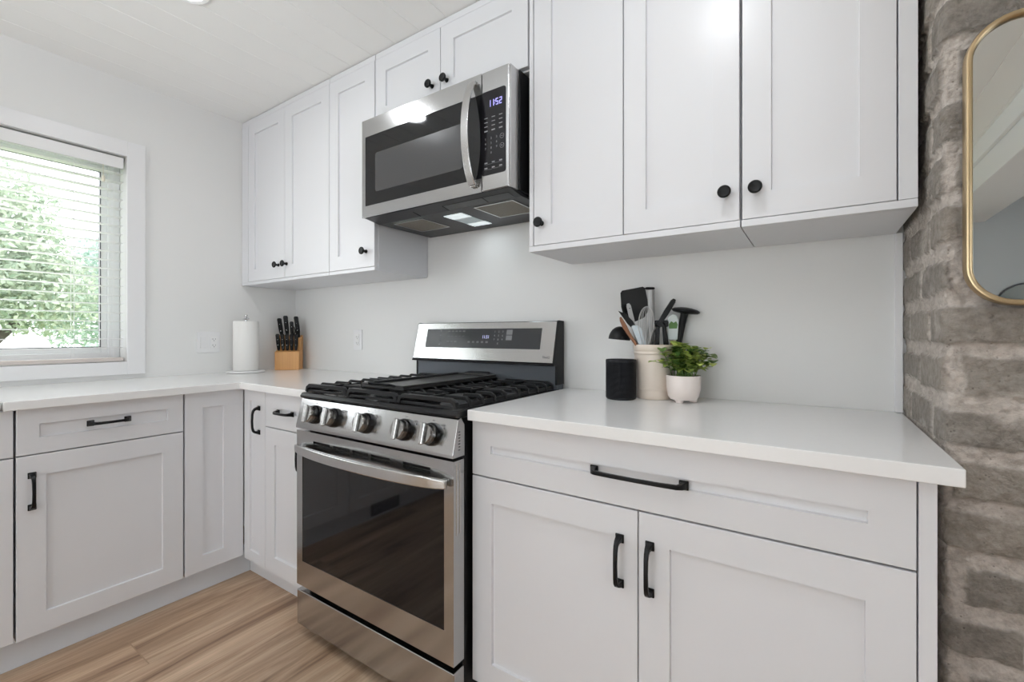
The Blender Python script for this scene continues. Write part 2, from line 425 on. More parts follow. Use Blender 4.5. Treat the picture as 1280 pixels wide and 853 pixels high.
# kitchen window
win = struct(bpy.data.objects.new('window_1', None)); C.objects.link(win); win.location = (0, WY0, WZ0)
wl = WY1 - WY0; wh = WZ1 - WZ0
B = MB(); cw = 0.072
B.box(0.0005, 0.016, wl, wl + cw, -cw + 0.01, wh + cw).box(0.0005, 0.016, -cw, 0, -cw + 0.01, wh + cw)
B.box(0.0005, 0.0165, 0, wl, wh, wh + cw).box(0.0005, 0.0165, 0, wl, -cw + 0.01, 0)
B.build('casing', M_TRIM, win, bevel=0.0015)
def frame(B, x0, x1, y0, y1, z0, z1, w):
    B.box(x0, x1, y0, y0 + w, z0, z1).box(x0, x1, y1 - w, y1, z0, z1).box(x0, x1, y0 + w, y1 - w, z0, z0 + w).box(x0, x1, y0 + w, y1 - w, z1 - w, z1)
B = MB(); frame(B, -0.14, -0.085, 0.001, wl - 0.001, 0.001, wh - 0.001, 0.045); frame(B, -0.125, -0.095, 0.045, wl - 0.045, 0.045, wh - 0.045, 0.026)
B.build('sash', M_VINYL, win, bevel=0.003)
B = MB(); frame(B, -0.119, -0.0945, 0.071, wl - 0.071, 0.071, wh - 0.071, 0.003)
B.build('gasket', M_GREY, win)
MB().box(-0.112, -0.108, 0.0725, wl - 0.0725, 0.0725, wh - 0.0725).build('glass', M_GLASS, win)
# unseen patio door and east window, added behind the camera for fill light
dr = struct(bpy.data.objects.new('added_door_1', None)); C.objects.link(dr); dr.location = (PX0, RY, 0)
B = MB(); w = PX1 - PX0
for a, b in ((0.001, w / 2 + 0.03), (w / 2 - 0.03, w - 0.001)):
    yy = -0.07 if a < 0.1 else -0.11
    B.box(a, a + 0.07, yy, yy + 0.035, 0.002, PZ1 - 0.002).box(b - 0.07, b, yy, yy + 0.035, 0.002, PZ1 - 0.002)
    B.box(a + 0.07, b - 0.07, yy, yy + 0.035, 0.002, 0.09).box(a + 0.07, b - 0.07, yy, yy + 0.035, PZ1 - 0.08, PZ1 - 0.002)
B.build('door_frame', M_VINYL, dr, bevel=0.003)
B = MB(); B.box(0.07, w / 2 - 0.04, -0.055, -0.05, 0.09, PZ1 - 0.08).box(w / 2 + 0.04, w - 0.071, -0.095, -0.09, 0.09, PZ1 - 0.08)
B.build('glass', M_GLASS, dr)
w2 = struct(bpy.data.objects.new('added_window_2', None)); C.objects.link(w2); w2.location = (RX, EY0, EZ0)
B = MB(); L2 = EY1 - EY0; H2 = EZ1 - EZ0
frame(B, 0.04, 0.09, 0.001, L2 - 0.001, 0.001, H2 - 0.001, 0.05); B.box(0.045, 0.085, L2 / 2 - 0.02, L2 / 2 + 0.02, 0.05, H2 - 0.05)
frame(B, -0.016, -0.0005, -0.07, L2 + 0.07, -0.07, H2 + 0.07, 0.07)
B.build('sash', M_VINYL, w2, bevel=0.002)
MB().box(0.063, 0.067, 0.052, L2 - 0.052, 0.052, H2 - 0.052).build('glass', M_GLASS, w2)
# toe-kick boards
struct(MB().box(0.03, 0.5485, -3.0, -0.5525, 0.0005, 0.109).build('baseboard_left', M_KICK))
struct(MB().box(0.5495, 1.160, -0.552, -0.02, 0.0005, 0.109).build('baseboard_back', M_CAB))
struct(MB().box(1.975, 2.955, -0.552, -0.02, 0.0005, 0.109).build('baseboard_right', M_CAB))

# ------------------------------------------------------------------ brick chimney (height field with real relief)
def vnoise(u, v, seed):
    r = np.random.RandomState(seed); G = r.rand(256, 256)
    iu = np.floor(u).astype(int); iv = np.floor(v).astype(int); fu = u - iu; fv = v - iv
    fu = fu * fu * (3 - 2 * fu); fv = fv * fv * (3 - 2 * fv)
    g = lambda a, b: G[a % 256, b % 256]
    return (g(iu, iv) * (1 - fu) + g(iu + 1, iv) * fu) * (1 - fv) + (g(iu, iv + 1) * (1 - fu) + g(iu + 1, iv + 1) * fu) * fv
def fbm(u, v, seed, o=4):
    s = 0; a = 0.5
    for k in range(o): s = s + a * vnoise(u * 2 ** k + 17 * k, v * 2 ** k + 31 * k, seed + k); a *= 0.5
    return s - 0.5 * (1 - 0.5 ** o) * 1.0
def chimney():
    X0, X1, Y1 = 3.006, 3.92, -0.462
    ls, lf = -Y1, X1 - X0
    ss = np.concatenate([np.linspace(-ls, 0, 116)[:-1], np.linspace(0, lf, 215), lf + np.linspace(0, ls, 30)[1:]])
    zs = np.linspace(0, ZC, 560)
    Sg, Z = np.meshgrid(ss, zs)
    wz = Z + 0.010 * fbm(Sg * 7, Z * 9, 3) + 0.005 * fbm(Sg * 25, Z * 25, 5)
    ws = Sg + 0.010 * fbm(Sg * 9, Z * 9, 11)
    pc = 0.0985
    q = (wz - 1.0515) / pc + 0.5 + 30
    k = np.floor(q).astype(int); fz = (q - k - 0.5) * pc              # distance from course centre
    bl = 0.235
    qs = (ws - 0.012 + np.where(k % 2 == 0, 0.0, 0.118) + 0.012 * np.sin(k * 2.3)) / bl + 50
    ks = np.floor(qs).astype(int); fs = (qs - ks - 0.5) * bl
    # per-brick variation
    rnd = lambda s: (np.sin(k * 127.1 + ks * 311.7 + s * 74.7) * 43758.5453) % 1.0
    hh = 0.0335 + 0.006 * (rnd(1) - 0.5); hl = 0.104 + 0.006 * (rnd(2) - 0.5)
    d = np.minimum(hh - np.abs(fz), hl - np.abs(fs)) + 0.012 * fbm(Sg * 55, Z * 55, 21) + 0.010 * fbm(Sg * 11, Z * 14, 23)
    br = np.clip(d / 0.0045 + 0.45, 0, 1); br = br * br * (3 - 2 * br)
    # mortar smears over some brick faces
    sm = np.clip((fbm(Sg * 6, Z * 7, 41) - 0.13) * 9, 0, 1) * 0.7
    relief = 0.0065 * br * (1 - 0.5 * sm) + 0.006 * fbm(Sg * 16, Z * 16, 51, 5) + (0.005 + 0.006 * (1 - br)) * fbm(Sg * 90, Z * 90, 61, 3) + 0.004 * (rnd(3) - 0.5) * br
    pit = np.clip((vnoise(Sg * 110, Z * 110, 71) - 0.86) * 9, 0, 1); relief -= 0.004 * pit
    relief -= 0.002
    # base positions with rounded outer corners
    px = np.where(Sg < 0, X0, np.where(Sg > lf, X1, X0 + Sg)); py = np.where(Sg < 0, -(ls + Sg), np.where(Sg > lf, -(ls - (Sg - lf)), Y1))
    c = np.clip((Sg + 0.02) / 0.04, 0, 1); c2 = np.clip((Sg - lf + 0.02) / 0.04, 0, 1)
    ang = PI + c * PI / 2 + c2 * PI / 2
    nx, ny = np.cos(ang), np.sin(ang)
    def inset(cc, dist): return np.where(np.abs(dist) < 0.02, 0.006 * (1 - (np.abs(dist) / 0.02)) ** 2, 0)
    rin = inset(c, Sg) + inset(c2, Sg - lf)
    hx = relief - rin * (1 + 0.8 * fbm(Sg * 3, Z * 22, 81))
    # keep the side clear of cupboards and worktop (they are scribed to the brick)
    side = (Sg < 0)
    lim = np.where(side & (Z > 1.40), 0.010, 0.004)
    lim = np.where(side & (Z > 0.87) & (Z < 0.93), 0.0035, lim)
    hx = np.where(side, np.minimum(hx, lim), hx)
    P = np.stack([px + nx * hx, py + ny * hx, Z], -1).reshape(-1, 3)
    P[:, 1] = np.minimum(P[:, 1], -0.0005)
    P[:, 0] = np.where(P[:, 1] > -0.004, np.clip(P[:, 0], X0 - 0.002, X1 + 0.01), P[:, 0])
    n = len(ss); m_ = len(zs)
    I = np.arange(n * m_).reshape(m_, n)
    F = np.stack([I[:-1, :-1], I[:-1, 1:], I[1:, 1:], I[1:, :-1]], -1).reshape(-1, 4)
    me = bpy.data.meshes.new('wall_brick'); me.vertices.add(len(P)); me.vertices.foreach_set('co', P.ravel())
    me.loops.add(F.size); me.loops.foreach_set('vertex_index', F.ravel())
    me.polygons.add(len(F)); me.polygons.foreach_set('loop_start', np.arange(len(F)) * 4)
    me.update(calc_edges=True)
    me.polygons.foreach_set('use_smooth', [True] * len(F))
    for nm, arr in (('brick', br * (1 - sm)), ('tone', rnd(4))):
        a = me.attributes.new(nm, 'FLOAT', 'POINT'); a.data.foreach_set('value', arr.ravel().astype(np.float32))
    me.materials.append(M_BRICK)
    o = bpy.data.objects.new('wall_brick', me); C.objects.link(o); struct(o)
chimney()

# ------------------------------------------------------------------ cabinets
def pull_mesh(L, vertical=True):
    """square-footed bow pull, standing off toward -y, centred at origin"""
    h = L / 2; pts = [(-h, 0), (-h, -0.010), (-h + 0.003, -0.020), (-h + 0.010, -0.0265), (-h * 0.55, -0.030), (0, -0.0315), (h * 0.55, -0.030), (h - 0.010, -0.0265), (h - 0.003, -0.020), (h, -0.010), (h, 0)]
    hw = [0.0085, 0.0075, 0.006, 0.0052, 0.0048, 0.0046, 0.0048, 0.0052, 0.006, 0.0075, 0.0085]
    ht = [0.0085, 0.0062, 0.005, 0.0045, 0.0042, 0.0040, 0.0042, 0.0045, 0.005, 0.0062, 0.0085]
    B = MB()
    if vertical: B.ribbon([(0, y, s) for s, y in pts], (1, 0, 0), hw, ht)
    else: B.ribbon([(s, y, 0) for s, y in pts], (0, 0, 1), hw, ht)
    for s in (-h, h):
        if vertical: B.box(-0.0105, 0.0105, -0.004, 0, s - 0.0105, s + 0.0105)
        else: B.box(s - 0.0105, s + 0.0105, -0.004, 0, -0.0105, 0.0105)
    return B
def add_pull(parent, x, y, z, L, vertical=True):
    o = pull_mesh(L, vertical).build('handle', M_BLK, parent, bevel=0.0018, smooth=50, seg=3); o.location = (x, y, z); return o
def add_knob(parent, x, y, z):
    M = Matrix.Rotation(PI / 2, 3, 'X')   # +z -> -y
    B = MB(); B.lathe([(0.009, 0), (0.0075, 0.004), (0.0055, 0.012), (0.0075, 0.019), (0.0150, 0.0225), (0.0168, 0.025), (0.0165, 0.0285), (0.0135, 0.031), (0.0125, 0.0305), (0.001, 0.0305)], seg=28, M=M)
    o = B.build('knob', M_BLK, parent, smooth=45); o.location = (x, y, z)

YF = -0.61; YU = -0.33
def base_cabinet(label, loc, rz, w, fronts, fill=None, carc=None, zb=0.112):
    t = thing('base_cabinet', label, 'cabinet', loc, rz)
    B = MB(); c0, c1 = carc if carc else (0.002, w - 0.002)
    B.box(c0, c1, -0.588, -0.006, zb, 0.880)
    B.build('body', M_CAB, t)
    if fill:
        for a, b in fill: MB().box(a, b, -0.612, -0.5885, zb - 0.004, 0.8805).build('filler_strip', M_CAB, t, bevel=0.001)
    for f in fronts:
        kind, x0, x1, z0, z1 = f[:5]; st = f[6] if len(f) > 6 else 0.068
        if kind == 'drawer' or kind == 'panel': 
            B = MB(); B.shaker(x0, x1, z0, z1, YF, st=st)
        else:
            B = MB(); B.shaker(x0, x1, z0, z1, YF, st=st)
        o = B.build(kind if kind != 'panel' else 'corner_panel', M_CAB, t)
        h = f[5]
        if h: add_pull(o, h[0], YF - 0.0002, h[1], h[2], h[3])
    return t
HP = PI / 2
# left run (faces +x); local x = world y - y0
base_cabinet('white shaker sink base at the left edge, left of the wide single door cabinet', (0, -2.20, 0), HP, 0.873,
             [('drawer', 0.002, 0.8685, 0.728, 0.8815, None), ('door', 0.002, 0.433, 0.115, 0.722, (0.39, 0.60, 0.11, True)), ('door', 0.4365, 0.8685, 0.115, 0.722, (0.48, 0.60, 0.11, True))])
base_cabinet('white shaker cabinet under the window, one wide door and one drawer', (0, -1.326, 0), HP, 0.478,
             [('drawer', 0.001, 0.475, 0.728, 0.8815, (0.238, 0.8085, 0.107, False), 0.0535),
              ('door', 0.001, 0.475, 0.113, 0.7235, (0.037, 0.604, 0.107, True), 0.070)])
base_cabinet('narrow white corner cabinet with a tall handleless door', (0, -0.847, 0), HP, 0.236,
             [('panel', 0.003, 0.2350, 0.113, 0.8815, None, (0.066, 0.084))], carc=(0.002, 0.216))
# back run left of the range
base_cabinet('narrow white cabinet in the corner with full height door and black pull', (0.612, 0, 0), 0, 0.187,
             [('door', 0.001, 0.1845, 0.100, 0.8815, (0.135, 0.7500, 0.107, True), 0.050)], carc=(0.012, 0.185), zb=0.110)
base_cabinet('white cabinet with small drawer and door just left of the range', (0.799, 0, 0), 0, 0.366,
             [('drawer', 0.001, 0.363, 0.730, 0.8815, (0.160, 0.8015, 0.107, False), 0.066), ('door', 0.001, 0.363, 0.100, 0.7255, (0.290, 0.6350, 0.107, True), 0.070)], zb=0.110)
# right run
base_cabinet('wide white cabinet right of the range, long drawer over two doors', (1.957, 0, 0), 0, 1.014,
             [('drawer', 0.001, 0.9875, 0.7210, 0.8775, (0.494, 0.7985, 0.212, False), 0.0665),
              ('door', 0.001, 0.4955, 0.113, 0.7165, (0.453, 0.591, 0.107, True), 0.070),
              ('door', 0.4985, 0.9875, 0.113, 0.7165, (0.525, 0.591, 0.107, True), 0.070)], fill=[(0.990, 1.014)], carc=(0.002, 1.012))

# worktops
B = MB()
B.poly([(0.001, -0.001, 0.8835), (0.001, -1.357, 0.8835), (0.6363, -1.357, 0.8835), (0.6363, -0.6405, 0.8835), (1.168, -0.6405, 0.8835), (1.168, -0.001, 0.8835)], (0, 0, 0.0305))
tag(B.build('countertop', M_QUARTZ, bevel=0.002), 'L-shaped white quartz countertop running under the window and around the corner', 'countertop')
tag(MB().box(1.9636, 3.0005, -0.6405, -0.001, 0.8835, 0.914).build('countertop', M_QUARTZ, bevel=0.002), 'white quartz countertop on the cabinet right of the range', 'countertop')
# sink, just past the end of the worktop
sk = thing('sink', 'white ceramic sink at the left edge beside the countertop end', 'sink', (0, -2.195, 0.884))
B = MB(); frame(B, 0.035, 0.628, 0.0, 0.834, 0.0, 0.028, 0.03)
B.build('rim', M_WHITE, sk, bevel=0.006, smooth=40, seg=3)
B = MB(); B.box(0.068, 0.595, 0.033, 0.801, 0.0, 0.003); B.build('basin', M_WHITE, sk)

def wall_cabinet(label, x0, w, zb, doors, name='wall_cabinet', rail=None, fill=None, side=None):
    """hung cabinet: doors = (x0, x1, z0, z1, knob_x, knob_z)"""
    t = thing(name, label, 'cabinet', (x0, 0, zb))
    MB().box(0.001, w - 0.001, YU + 0.021, -0.002, 0.0, 2.372 - zb).build('body', M_CAB, t)
    for a, b, z0, z1, kx, kz in doors:
        o = MB().shaker(a - x0, b - x0, z0 - zb, z1 - zb, YU, st=0.066).build('door', M_CAB, t)
        if kx is not None: add_knob(o, kx - x0, YU - 0.0002, kz - zb)
    if rail:
        MB().box(0.001, w - 0.001, YU - 0.001, YU + 0.020, 0.0, rail - zb).build('light_rail', M_CAB, t, bevel=0.001)
    MB().box(0.001, w - 0.001, YU + 0.002, YU + 0.020, 2.3465 - zb, 2.372 - zb).build('top_filler', M_CAB, t, bevel=0.001)
    if fill:
        for a, b in fill: MB().box(a - x0, b - x0, YU - 0.001, YU + 0.0205, (rail - zb) + 0.001, 2.345 - zb).build('filler_strip', M_CAB, t, bevel=0.001)
    return t
ZB, ZD, ZT = 1.4165, 1.4345, 2.3445
wall_cabinet('white double door wall cabinet in the far corner beside the window wall', 0.001, 0.846, ZB,
             [(0.075, 0.4545, ZD, ZT, 0.398, 1.505), (0.4575, 0.8455, ZD, ZT, 0.477, 1.505)], rail=1.4325, fill=[(0.002, 0.073)])
wall_cabinet('narrow white single door wall cabinet left of the microwave', 0.848, 0.334, ZB,
             [(0.8495, 1.1780, ZD, ZT, 1.122, 1.505)], rail=1.4325)
wall_cabinet('short white double door cabinet above the microwave', 1.184, 0.797, 2.052,
             [(1.1845, 1.5700, 2.058, ZT, 1.528, 2.124), (1.5730, 1.9765, 2.058, ZT, 1.606, 2.124)], rail=None)
wall_cabinet('tall white two door wall cabinet just right of the microwave', 1.983, 0.653, ZB - 0.002,
             [(2.0015, 2.3150, ZD, ZT, 2.032, 1.507), (2.3185, 2.6330, ZD, ZT, 2.600, 1.508)], rail=1.4325, fill=[(1.984, 1.9990)])
wall_cabinet('tall white single door wall cabinet beside the brick', 2.637, 0.351, ZB - 0.002,
             [(2.6395, 2.9510, ZD, ZT, 2.672, 1.508)], rail=1.4325, fill=[(2.954, 2.987)])

# ------------------------------------------------------------------ gas range
RXC = 1.5635; RHW = 0.390
rg = thing('gas_range', 'stainless steel gas range between the two counters', 'oven', (RXC, 0, 0))
MB().box(-RHW + 0.008, RHW - 0.008, -0.640, -0.012, 0.035, 0.888).build('body', M_BLKP, rg)
for sx in (-1, 1):
    for yy in (-0.58, -0.08): MB().cyl((sx * 0.34, yy, 0.0), (sx * 0.34, yy, 0.0345), 0.018).build('foot', M_BLKP, rg)
# storage drawer
B = MB(); B.box(-RHW, RHW, -0.688, -0.641, 0.042, 0.172); B.build('drawer', M_STEEL, rg, bevel=0.004, seg=3)
# oven door: frame with real window opening
dz0, dz1, gx, gz0, gz1 = 0.192, 0.772, 0.354, 0.285, 0.702
B = MB()
Y0, Y1 = -0.688, -0.643
B.box(-RHW, -gx, Y0, Y1, dz0, dz1).box(gx, RHW, Y0, Y1, dz0, dz1).box(-gx, gx, Y0, Y1, dz0, gz0)
# top rail with slots
slots = [(-0.285, -0.185), (-0.165, -0.075), (-0.060, 0.020), (0.035, 0.125), (0.185, 0.300)]
B.box(-gx, gx, Y0, Y1, gz1, 0.722).box(-gx, gx, Y0, Y1, 0.742, dz1)
B.box(-gx, gx, Y0 + 0.014, Y1, 0.722, 0.742)
e = [-gx] + [q for s_ in slots for q in s_] + [gx]
for i in range(0, len(e), 2): B.box(e[i], e[i + 1], Y0, Y0 + 0.014, 0.722, 0.742)
door = B.build('oven_door', M_STEEL, rg)
door.modifiers.new('w', 'WELD').merge_threshold = 0.0001
for a, b in slots:
    sl = MB().box(a, b, Y0 + 0.010, Y0 + 0.0138, 0.723, 0.741).build('vent_slot', M_BLKP, door)
    MB().box(a, b, Y0 + 0.0015, Y0 + 0.006, 0.7305, 0.7335).build('vent_bar', M_STEEL, sl)
MB().box(-gx, gx, Y0 + 0.0018, Y0 + 0.010, gz0, gz1).build('door_glass', M_BLKG, door)
for sx in (-1, 1):
    for yy in (-0.674, -0.660): MB().box(sx * RHW - 0.0012, sx * RHW + 0.0012, yy - 0.0035, yy + 0.0035, 0.56, 0.765).build('side_rib', M_STEELH, door, bevel=0.001)
# bowed handle
n = 25; pts = []; hw = []; ht = []
for i in range(n):
    s_ = -1 + 2 * i / (n - 1); x = s_ * 0.374
    out = 0.012 + 0.040 * max(0, 1 - s_ ** 2) ** 0.75
    pts.append((x, -0.688 - out, 0.709 + 0.002 * (1 - s_ * s_))); hw.append(0.0175 - 0.005 * s_ ** 6); ht.append(0.0075)
B = MB(); B.ribbon(pts, (0, 0, 1), hw, ht)
for sx in (-1, 1): B.box(sx * 0.357 - 0.012, sx * 0.357 + 0.012, -0.702, -0.6885, 0.6995, 0.7185)
B.build('handle', M_STEELH, door, bevel=0.004, smooth=60, seg=3)
# slanted control panel with stainless sides
pr = [(-0.692, 0.781), (-0.692, 0.790), (-0.668, 0.888), (-0.655, 0.892), (-0.640, 0.870), (-0.640, 0.781)]
B = MB(); B.poly([(-RHW, y, z) for y, z in pr], (2 * RHW, 0, 0)); cp = B.build('control_panel', M_STEEL, rg, bevel=0.0012)
nrm = Vector((0, -0.98, 0.0)) ; tilt = math.atan2(0.024, 0.098)
def panel_pt(z): return -0.692 + (z - 0.790) * (0.024 / 0.098)
# knobs
kb = None
for kx in (-0.284, -0.171, 0.004, 0.186, 0.300):
    if kb is None:
        Mx = Matrix.Rotation(PI / 2 - tilt, 3, 'X')
        B = MB(); B.lathe([(0.0335, 0.0), (0.0340, 0.008), (0.0315, 0.015), (0.0312, 0.0155)], seg=40, M=Mx); kb = B.build('knob', M_BLKG, rg, smooth=40)
        B = MB(); B.lathe([(0.0295, 0.0155), (0.0290, 0.034), (0.0265, 0.0375), (0.001, 0.0375)], seg=40, M=Mx); f1 = B.build('knob_barrel', M_KNOBS, kb, smooth=35)
        B = MB(); B.box(-0.0085, 0.0085, -0.031, 0.031, 0.0376, 0.0475); 
        for v in B.bm.verts: v.co = Mx @ v.co
        f2 = B.build('grip_bar', M_STEELH, kb, bevel=0.003)
        B = MB(); B.box(-0.0010, 0.0010, 0.014, 0.029, 0.0476, 0.0480)
        for v in B.bm.verts: v.co = Mx @ v.co
        f3 = B.build('pointer_mark', M_PRINT, kb)
        cur = kb
    else:
        cur = kb.copy(); C.objects.link(cur)
        for ch in (f1, f2, f3):
            c = ch.copy(); C.objects.link(c); c.parent = cur
    cur.location = (kx, panel_pt(0.838) - 0.0003, 0.838)
# small printed marks beside knobs
for kx in (-0.284, -0.171, 0.004, 0.186, 0.300):
    for dx, dz, ww, hh in ((0.042, 0.030, 0.010, 0.002), (0.044, 0.020, 0.006, 0.006), (-0.002, 0.039, 0.008, 0.002)):
        z = 0.838 + dz; y = panel_pt(z) - 0.0005
        MB().box(kx + dx - ww / 2, kx + dx + ww / 2, y, y + 0.0003, z - hh / 2, z + hh / 2).build('burner_mark', M_PRINTD, cp)
for k in range(7): MB().box(RHW + 0.0001, RHW + 0.0006, -0.668 + 0.0015 * (k % 2), -0.660, 0.800 + 0.0085 * k, 0.803 + 0.0085 * k).build('side_print', M_PRINTD, cp)
# cooktop
B = MB(); B.poly([(-RHW, -0.674, 0.892), (-RHW, -0.676, 0.900), (-RHW, -0.668, 0.911), (-RHW, -0.60, 0.911), (-RHW, -0.60, 0.8925)], (2 * RHW, 0, 0))
B.box(-RHW, RHW, -0.60, -0.05, 0.8925, 0.904)
B.box(-RHW, -RHW + 0.018, -0.60, -0.05, 0.904, 0.912).box(RHW - 0.018, RHW, -0.60, -0.05, 0.904, 0.912)
B.build('cooktop', M_ENAM, rg, bevel=0.002)
def burner(x, y, r, sx=1, sy=1):
    B = MB(); B.lathe([(r * 1.5, 0.904), (r * 1.35, 0.908), (r * 1.05, 0.910), (r, 0.921), (r * 0.92, 0.922)], (x, y, 0), 32, sx=sx, sy=sy)
    b = B.build('burner', M_GREY, rg, smooth=35)
    B = MB(); B.lathe([(r * 0.95, 0.9225), (r * 0.98, 0.926), (r * 0.92, 0.931), (0.002, 0.9325)], (x, y, 0), 32, sx=sx, sy=sy)
    B.build('burner_cap', M_IRON, b, smooth=35)
burner(-0.265, -0.50, 0.042); burner(-0.265, -0.20, 0.034); burner(0.265, -0.50, 0.050); burner(0.265, -0.20, 0.030); burner(0, -0.35, 0.030, 1, 2.6)
# cast iron grates
def grate(x0, x1, outer=0):
    B = MB(); y0, y1 = -0.655, -0.075; zt = 0.944; h = 0.011; w = 0.0085
    def bar(pts, hw=w / 2 + 0.001, ht=h / 2): B.ribbon(pts, (0, 0, 1), ht, hw)
    # front / back rails rising from the feet
    for y in (y0, y1):
        s_ = 0.012
        B.ribbon([(x0 + 0.004, y, 0.914), (x0 + 0.008, y, zt - 0.014), (x0 + 0.022, y, zt - h / 2), (x1 - 0.022, y, zt - h / 2), (x1 - 0.008, y, zt - 0.014), (x1 - 0.004, y, 0.914)], (0, 1, 0), 0.0075, 0.0065)
        B.box(x0 + 0.010, x1 - 0.010, y - 0.004, y + 0.004, zt - 0.030, zt - 0.022)
    # long side rails, a little lower
    for x in (x0 + 0.006, x1 - 0.006): B.box(x - 0.0045, x + 0.0045, y0, y1, zt - 0.030, zt - 0.017)
    ys = [y0 + (y1 - y0) * t for t in (0.10, 0.21, 0.32, 0.43, 0.57, 0.68, 0.79, 0.90)]
    L = (x1 - x0)
    for i, y in enumerate(ys):
        ln = L * (0.30 if i in (1, 2, 5, 6) else 0.42)
        for sx, xa in ((1, x0 + 0.004), (-1, x1 - 0.004)):
            B.ribbon([(xa, y, zt - 0.030), (xa + sx * 0.002, y, zt - 0.012), (xa + sx * 0.012, y, zt - 0.005), (xa + sx * (0.02 + ln * 0.7), y, zt - 0.005), (xa + sx * ln, y, zt - 0.014)], (0, 1, 0), [0.0055, 0.0055, 0.005, 0.0045, 0.0035], [0.006, 0.006, 0.0055, 0.005, 0.004])
    xm = (x0 + x1) / 2
    for a, b in ((y0, y0 + 0.10), (y1 - 0.10, y1), ((y0 + y1) / 2 - 0.075, (y0 + y1) / 2 + 0.075)):
        B.box(xm - 0.0045, xm + 0.0045, a, b, zt - 0.011, zt)
    B.box(x0 + 0.006, x1 - 0.006, (y0 + y1) / 2 - 0.0045, (y0 + y1) / 2 + 0.0045, zt - 0.012, zt - 0.001)
    return B.build('grate', M_IRON, rg, bevel=0.0012, smooth=60)
grate(-0.376, -0.131); grate(-0.127, 0.127); grate(0.131, 0.376)
# backguard
B = MB(); B.box(-RHW + 0.004, RHW - 0.004, -0.070, -0.012, 0.905, 1.005); B.build('rear_panel', M_GUARD, rg, bevel=0.002)
prf = [(-0.012, 0.93), (-0.012, 1.186), (-0.052, 1.188), (-0.058, 1.183), (-0.0955, 1.020), (-0.0955, 1.012), (-0.072, 1.004), (-0.072, 0.93)]
B = MB()
for sx in (-1, 1): B.poly([(sx * RHW, y, z) for y, z in prf], (-sx * 0.010, 0, 0))
B.poly([(-RHW + 0.010, -0.012, 1.006), (-RHW + 0.010, -0.012, 1.184), (-RHW + 0.010, -0.050, 1.186), (-RHW + 0.010, -0.090, 1.012), (-RHW + 0.010, -0.070, 1.006)], (2 * RHW - 0.020, 0, 0))
bgd = B.build('backguard', M_BLKP, rg, bevel=0.0015)
gs = (1.184 - 1.018) ; gslope = math.atan2(0.0385, gs)
def guard_y(z): return -0.0965 + (z - 1.018) * (0.0385 / gs)
B = MB(); B.poly([(-RHW + 0.002, guard_y(1.018), 1.018), (-RHW + 0.002, guard_y(1.184), 1.184), (-RHW + 0.002, guard_y(1.184) + 0.006, 1.184), (-RHW + 0.002, guard_y(1.018) + 0.006, 1.018)], (2 * RHW - 0.010, 0, 0))
face = B.build('front_plate', M_STEEL, bgd, bevel=0.001)
B = MB(); B.poly([(-RHW, -0.101, 1.007), (-RHW, -0.101, 1.014), (-RHW, -0.092, 1.0165), (-RHW, -0.074, 1.008), (-RHW, -0.074, 1.004)], (2 * RHW, 0, 0)); B.build('lower_lip', M_ENAM, bgd, bevel=0.001)
def on_guard(B, x0, x1, z0, z1, o=0.0006):
    B.poly([(x0, guard_y(z0) - o, z0), (x0, guard_y(z1) - o, z1), (x0, guard_y(z1) - o + 0.0005, z1), (x0, guard_y(z0) - o + 0.0005, z0)], (x1 - x0, 0, 0))
B = MB(); on_guard(B, -0.318, 0.318, 1.071, 1.157); B.build('display', mat('display_glass', (0.028, 0.030, 0.033), 0.12), bgd)
grot = (PI / 2 - gslope, 0, 0)
text('11:51', 0.021, (0.038, guard_y(1.120) - 0.0014, 1.120), grot, M_LED2, 'clock_digits', bgd, sx=0.85)
B = MB()
for k in range(4): on_guard(B, -0.233 + 0.0, -0.226, 1.083 + k * 0.021, 1.088 + k * 0.021, 0.0011)
for r_, (z, xs) in enumerate(((1.146, range(5)), (1.126, range(5)), (1.098, range(3)))):
    for q in xs: on_guard(B, -0.185 + q * 0.022, -0.171 + q * 0.022, z - 0.003, z + (0.003 if r_ != 1 else -0.001), 0.0011)
for q in range(5): on_guard(B, -0.060 + q * 0.025, -0.047 + q * 0.025, 1.094, 1.102, 0.0011)
B.build('panel_marks', M_GREY if False else mat('display_marks', (0.11, 0.11, 0.115), 0.5), bgd)
MK = mat('display_numbers', (0.30, 0.30, 0.31), 0.5)
for i, ch in enumerate('123456789'):
    text(ch, 0.011, (0.085 + (i % 3) * 0.021, guard_y(1.143 - (i // 3) * 0.017) - 0.0013, 1.143 - (i // 3) * 0.017), grot, MK, 'keypad_number', bgd)
text('0', 0.011, (0.106, guard_y(1.092) - 0.0013, 1.092), grot, MK, 'keypad_number', bgd)
B = MB(); on_guard(B, 0.146, 0.176, 1.130, 1.151, 0.0011); on_guard(B, 0.146, 0.176, 1.107, 1.127, 0.0011); B.build('start_key', mat('key_grey', (0.17, 0.17, 0.175), 0.5), bgd)
# round emblem at the lower left and the small script at the lower right
B = MB(); Mg = Matrix.Rotation(PI / 2 - gslope, 3, 'X'); B.lathe([(0.011, 0.0), (0.011, 0.001), (0.001, 0.0012)], (-0.352, guard_y(1.035) - 0.0002, 1.035), 28, M=Mg); B.build('emblem', M_CHROME, bgd, smooth=30)
text('ThinQ', 0.013, (0.350, guard_y(1.040) - 0.0006, 1.040), grot, M_PRINTD, 'small_lettering', bgd)

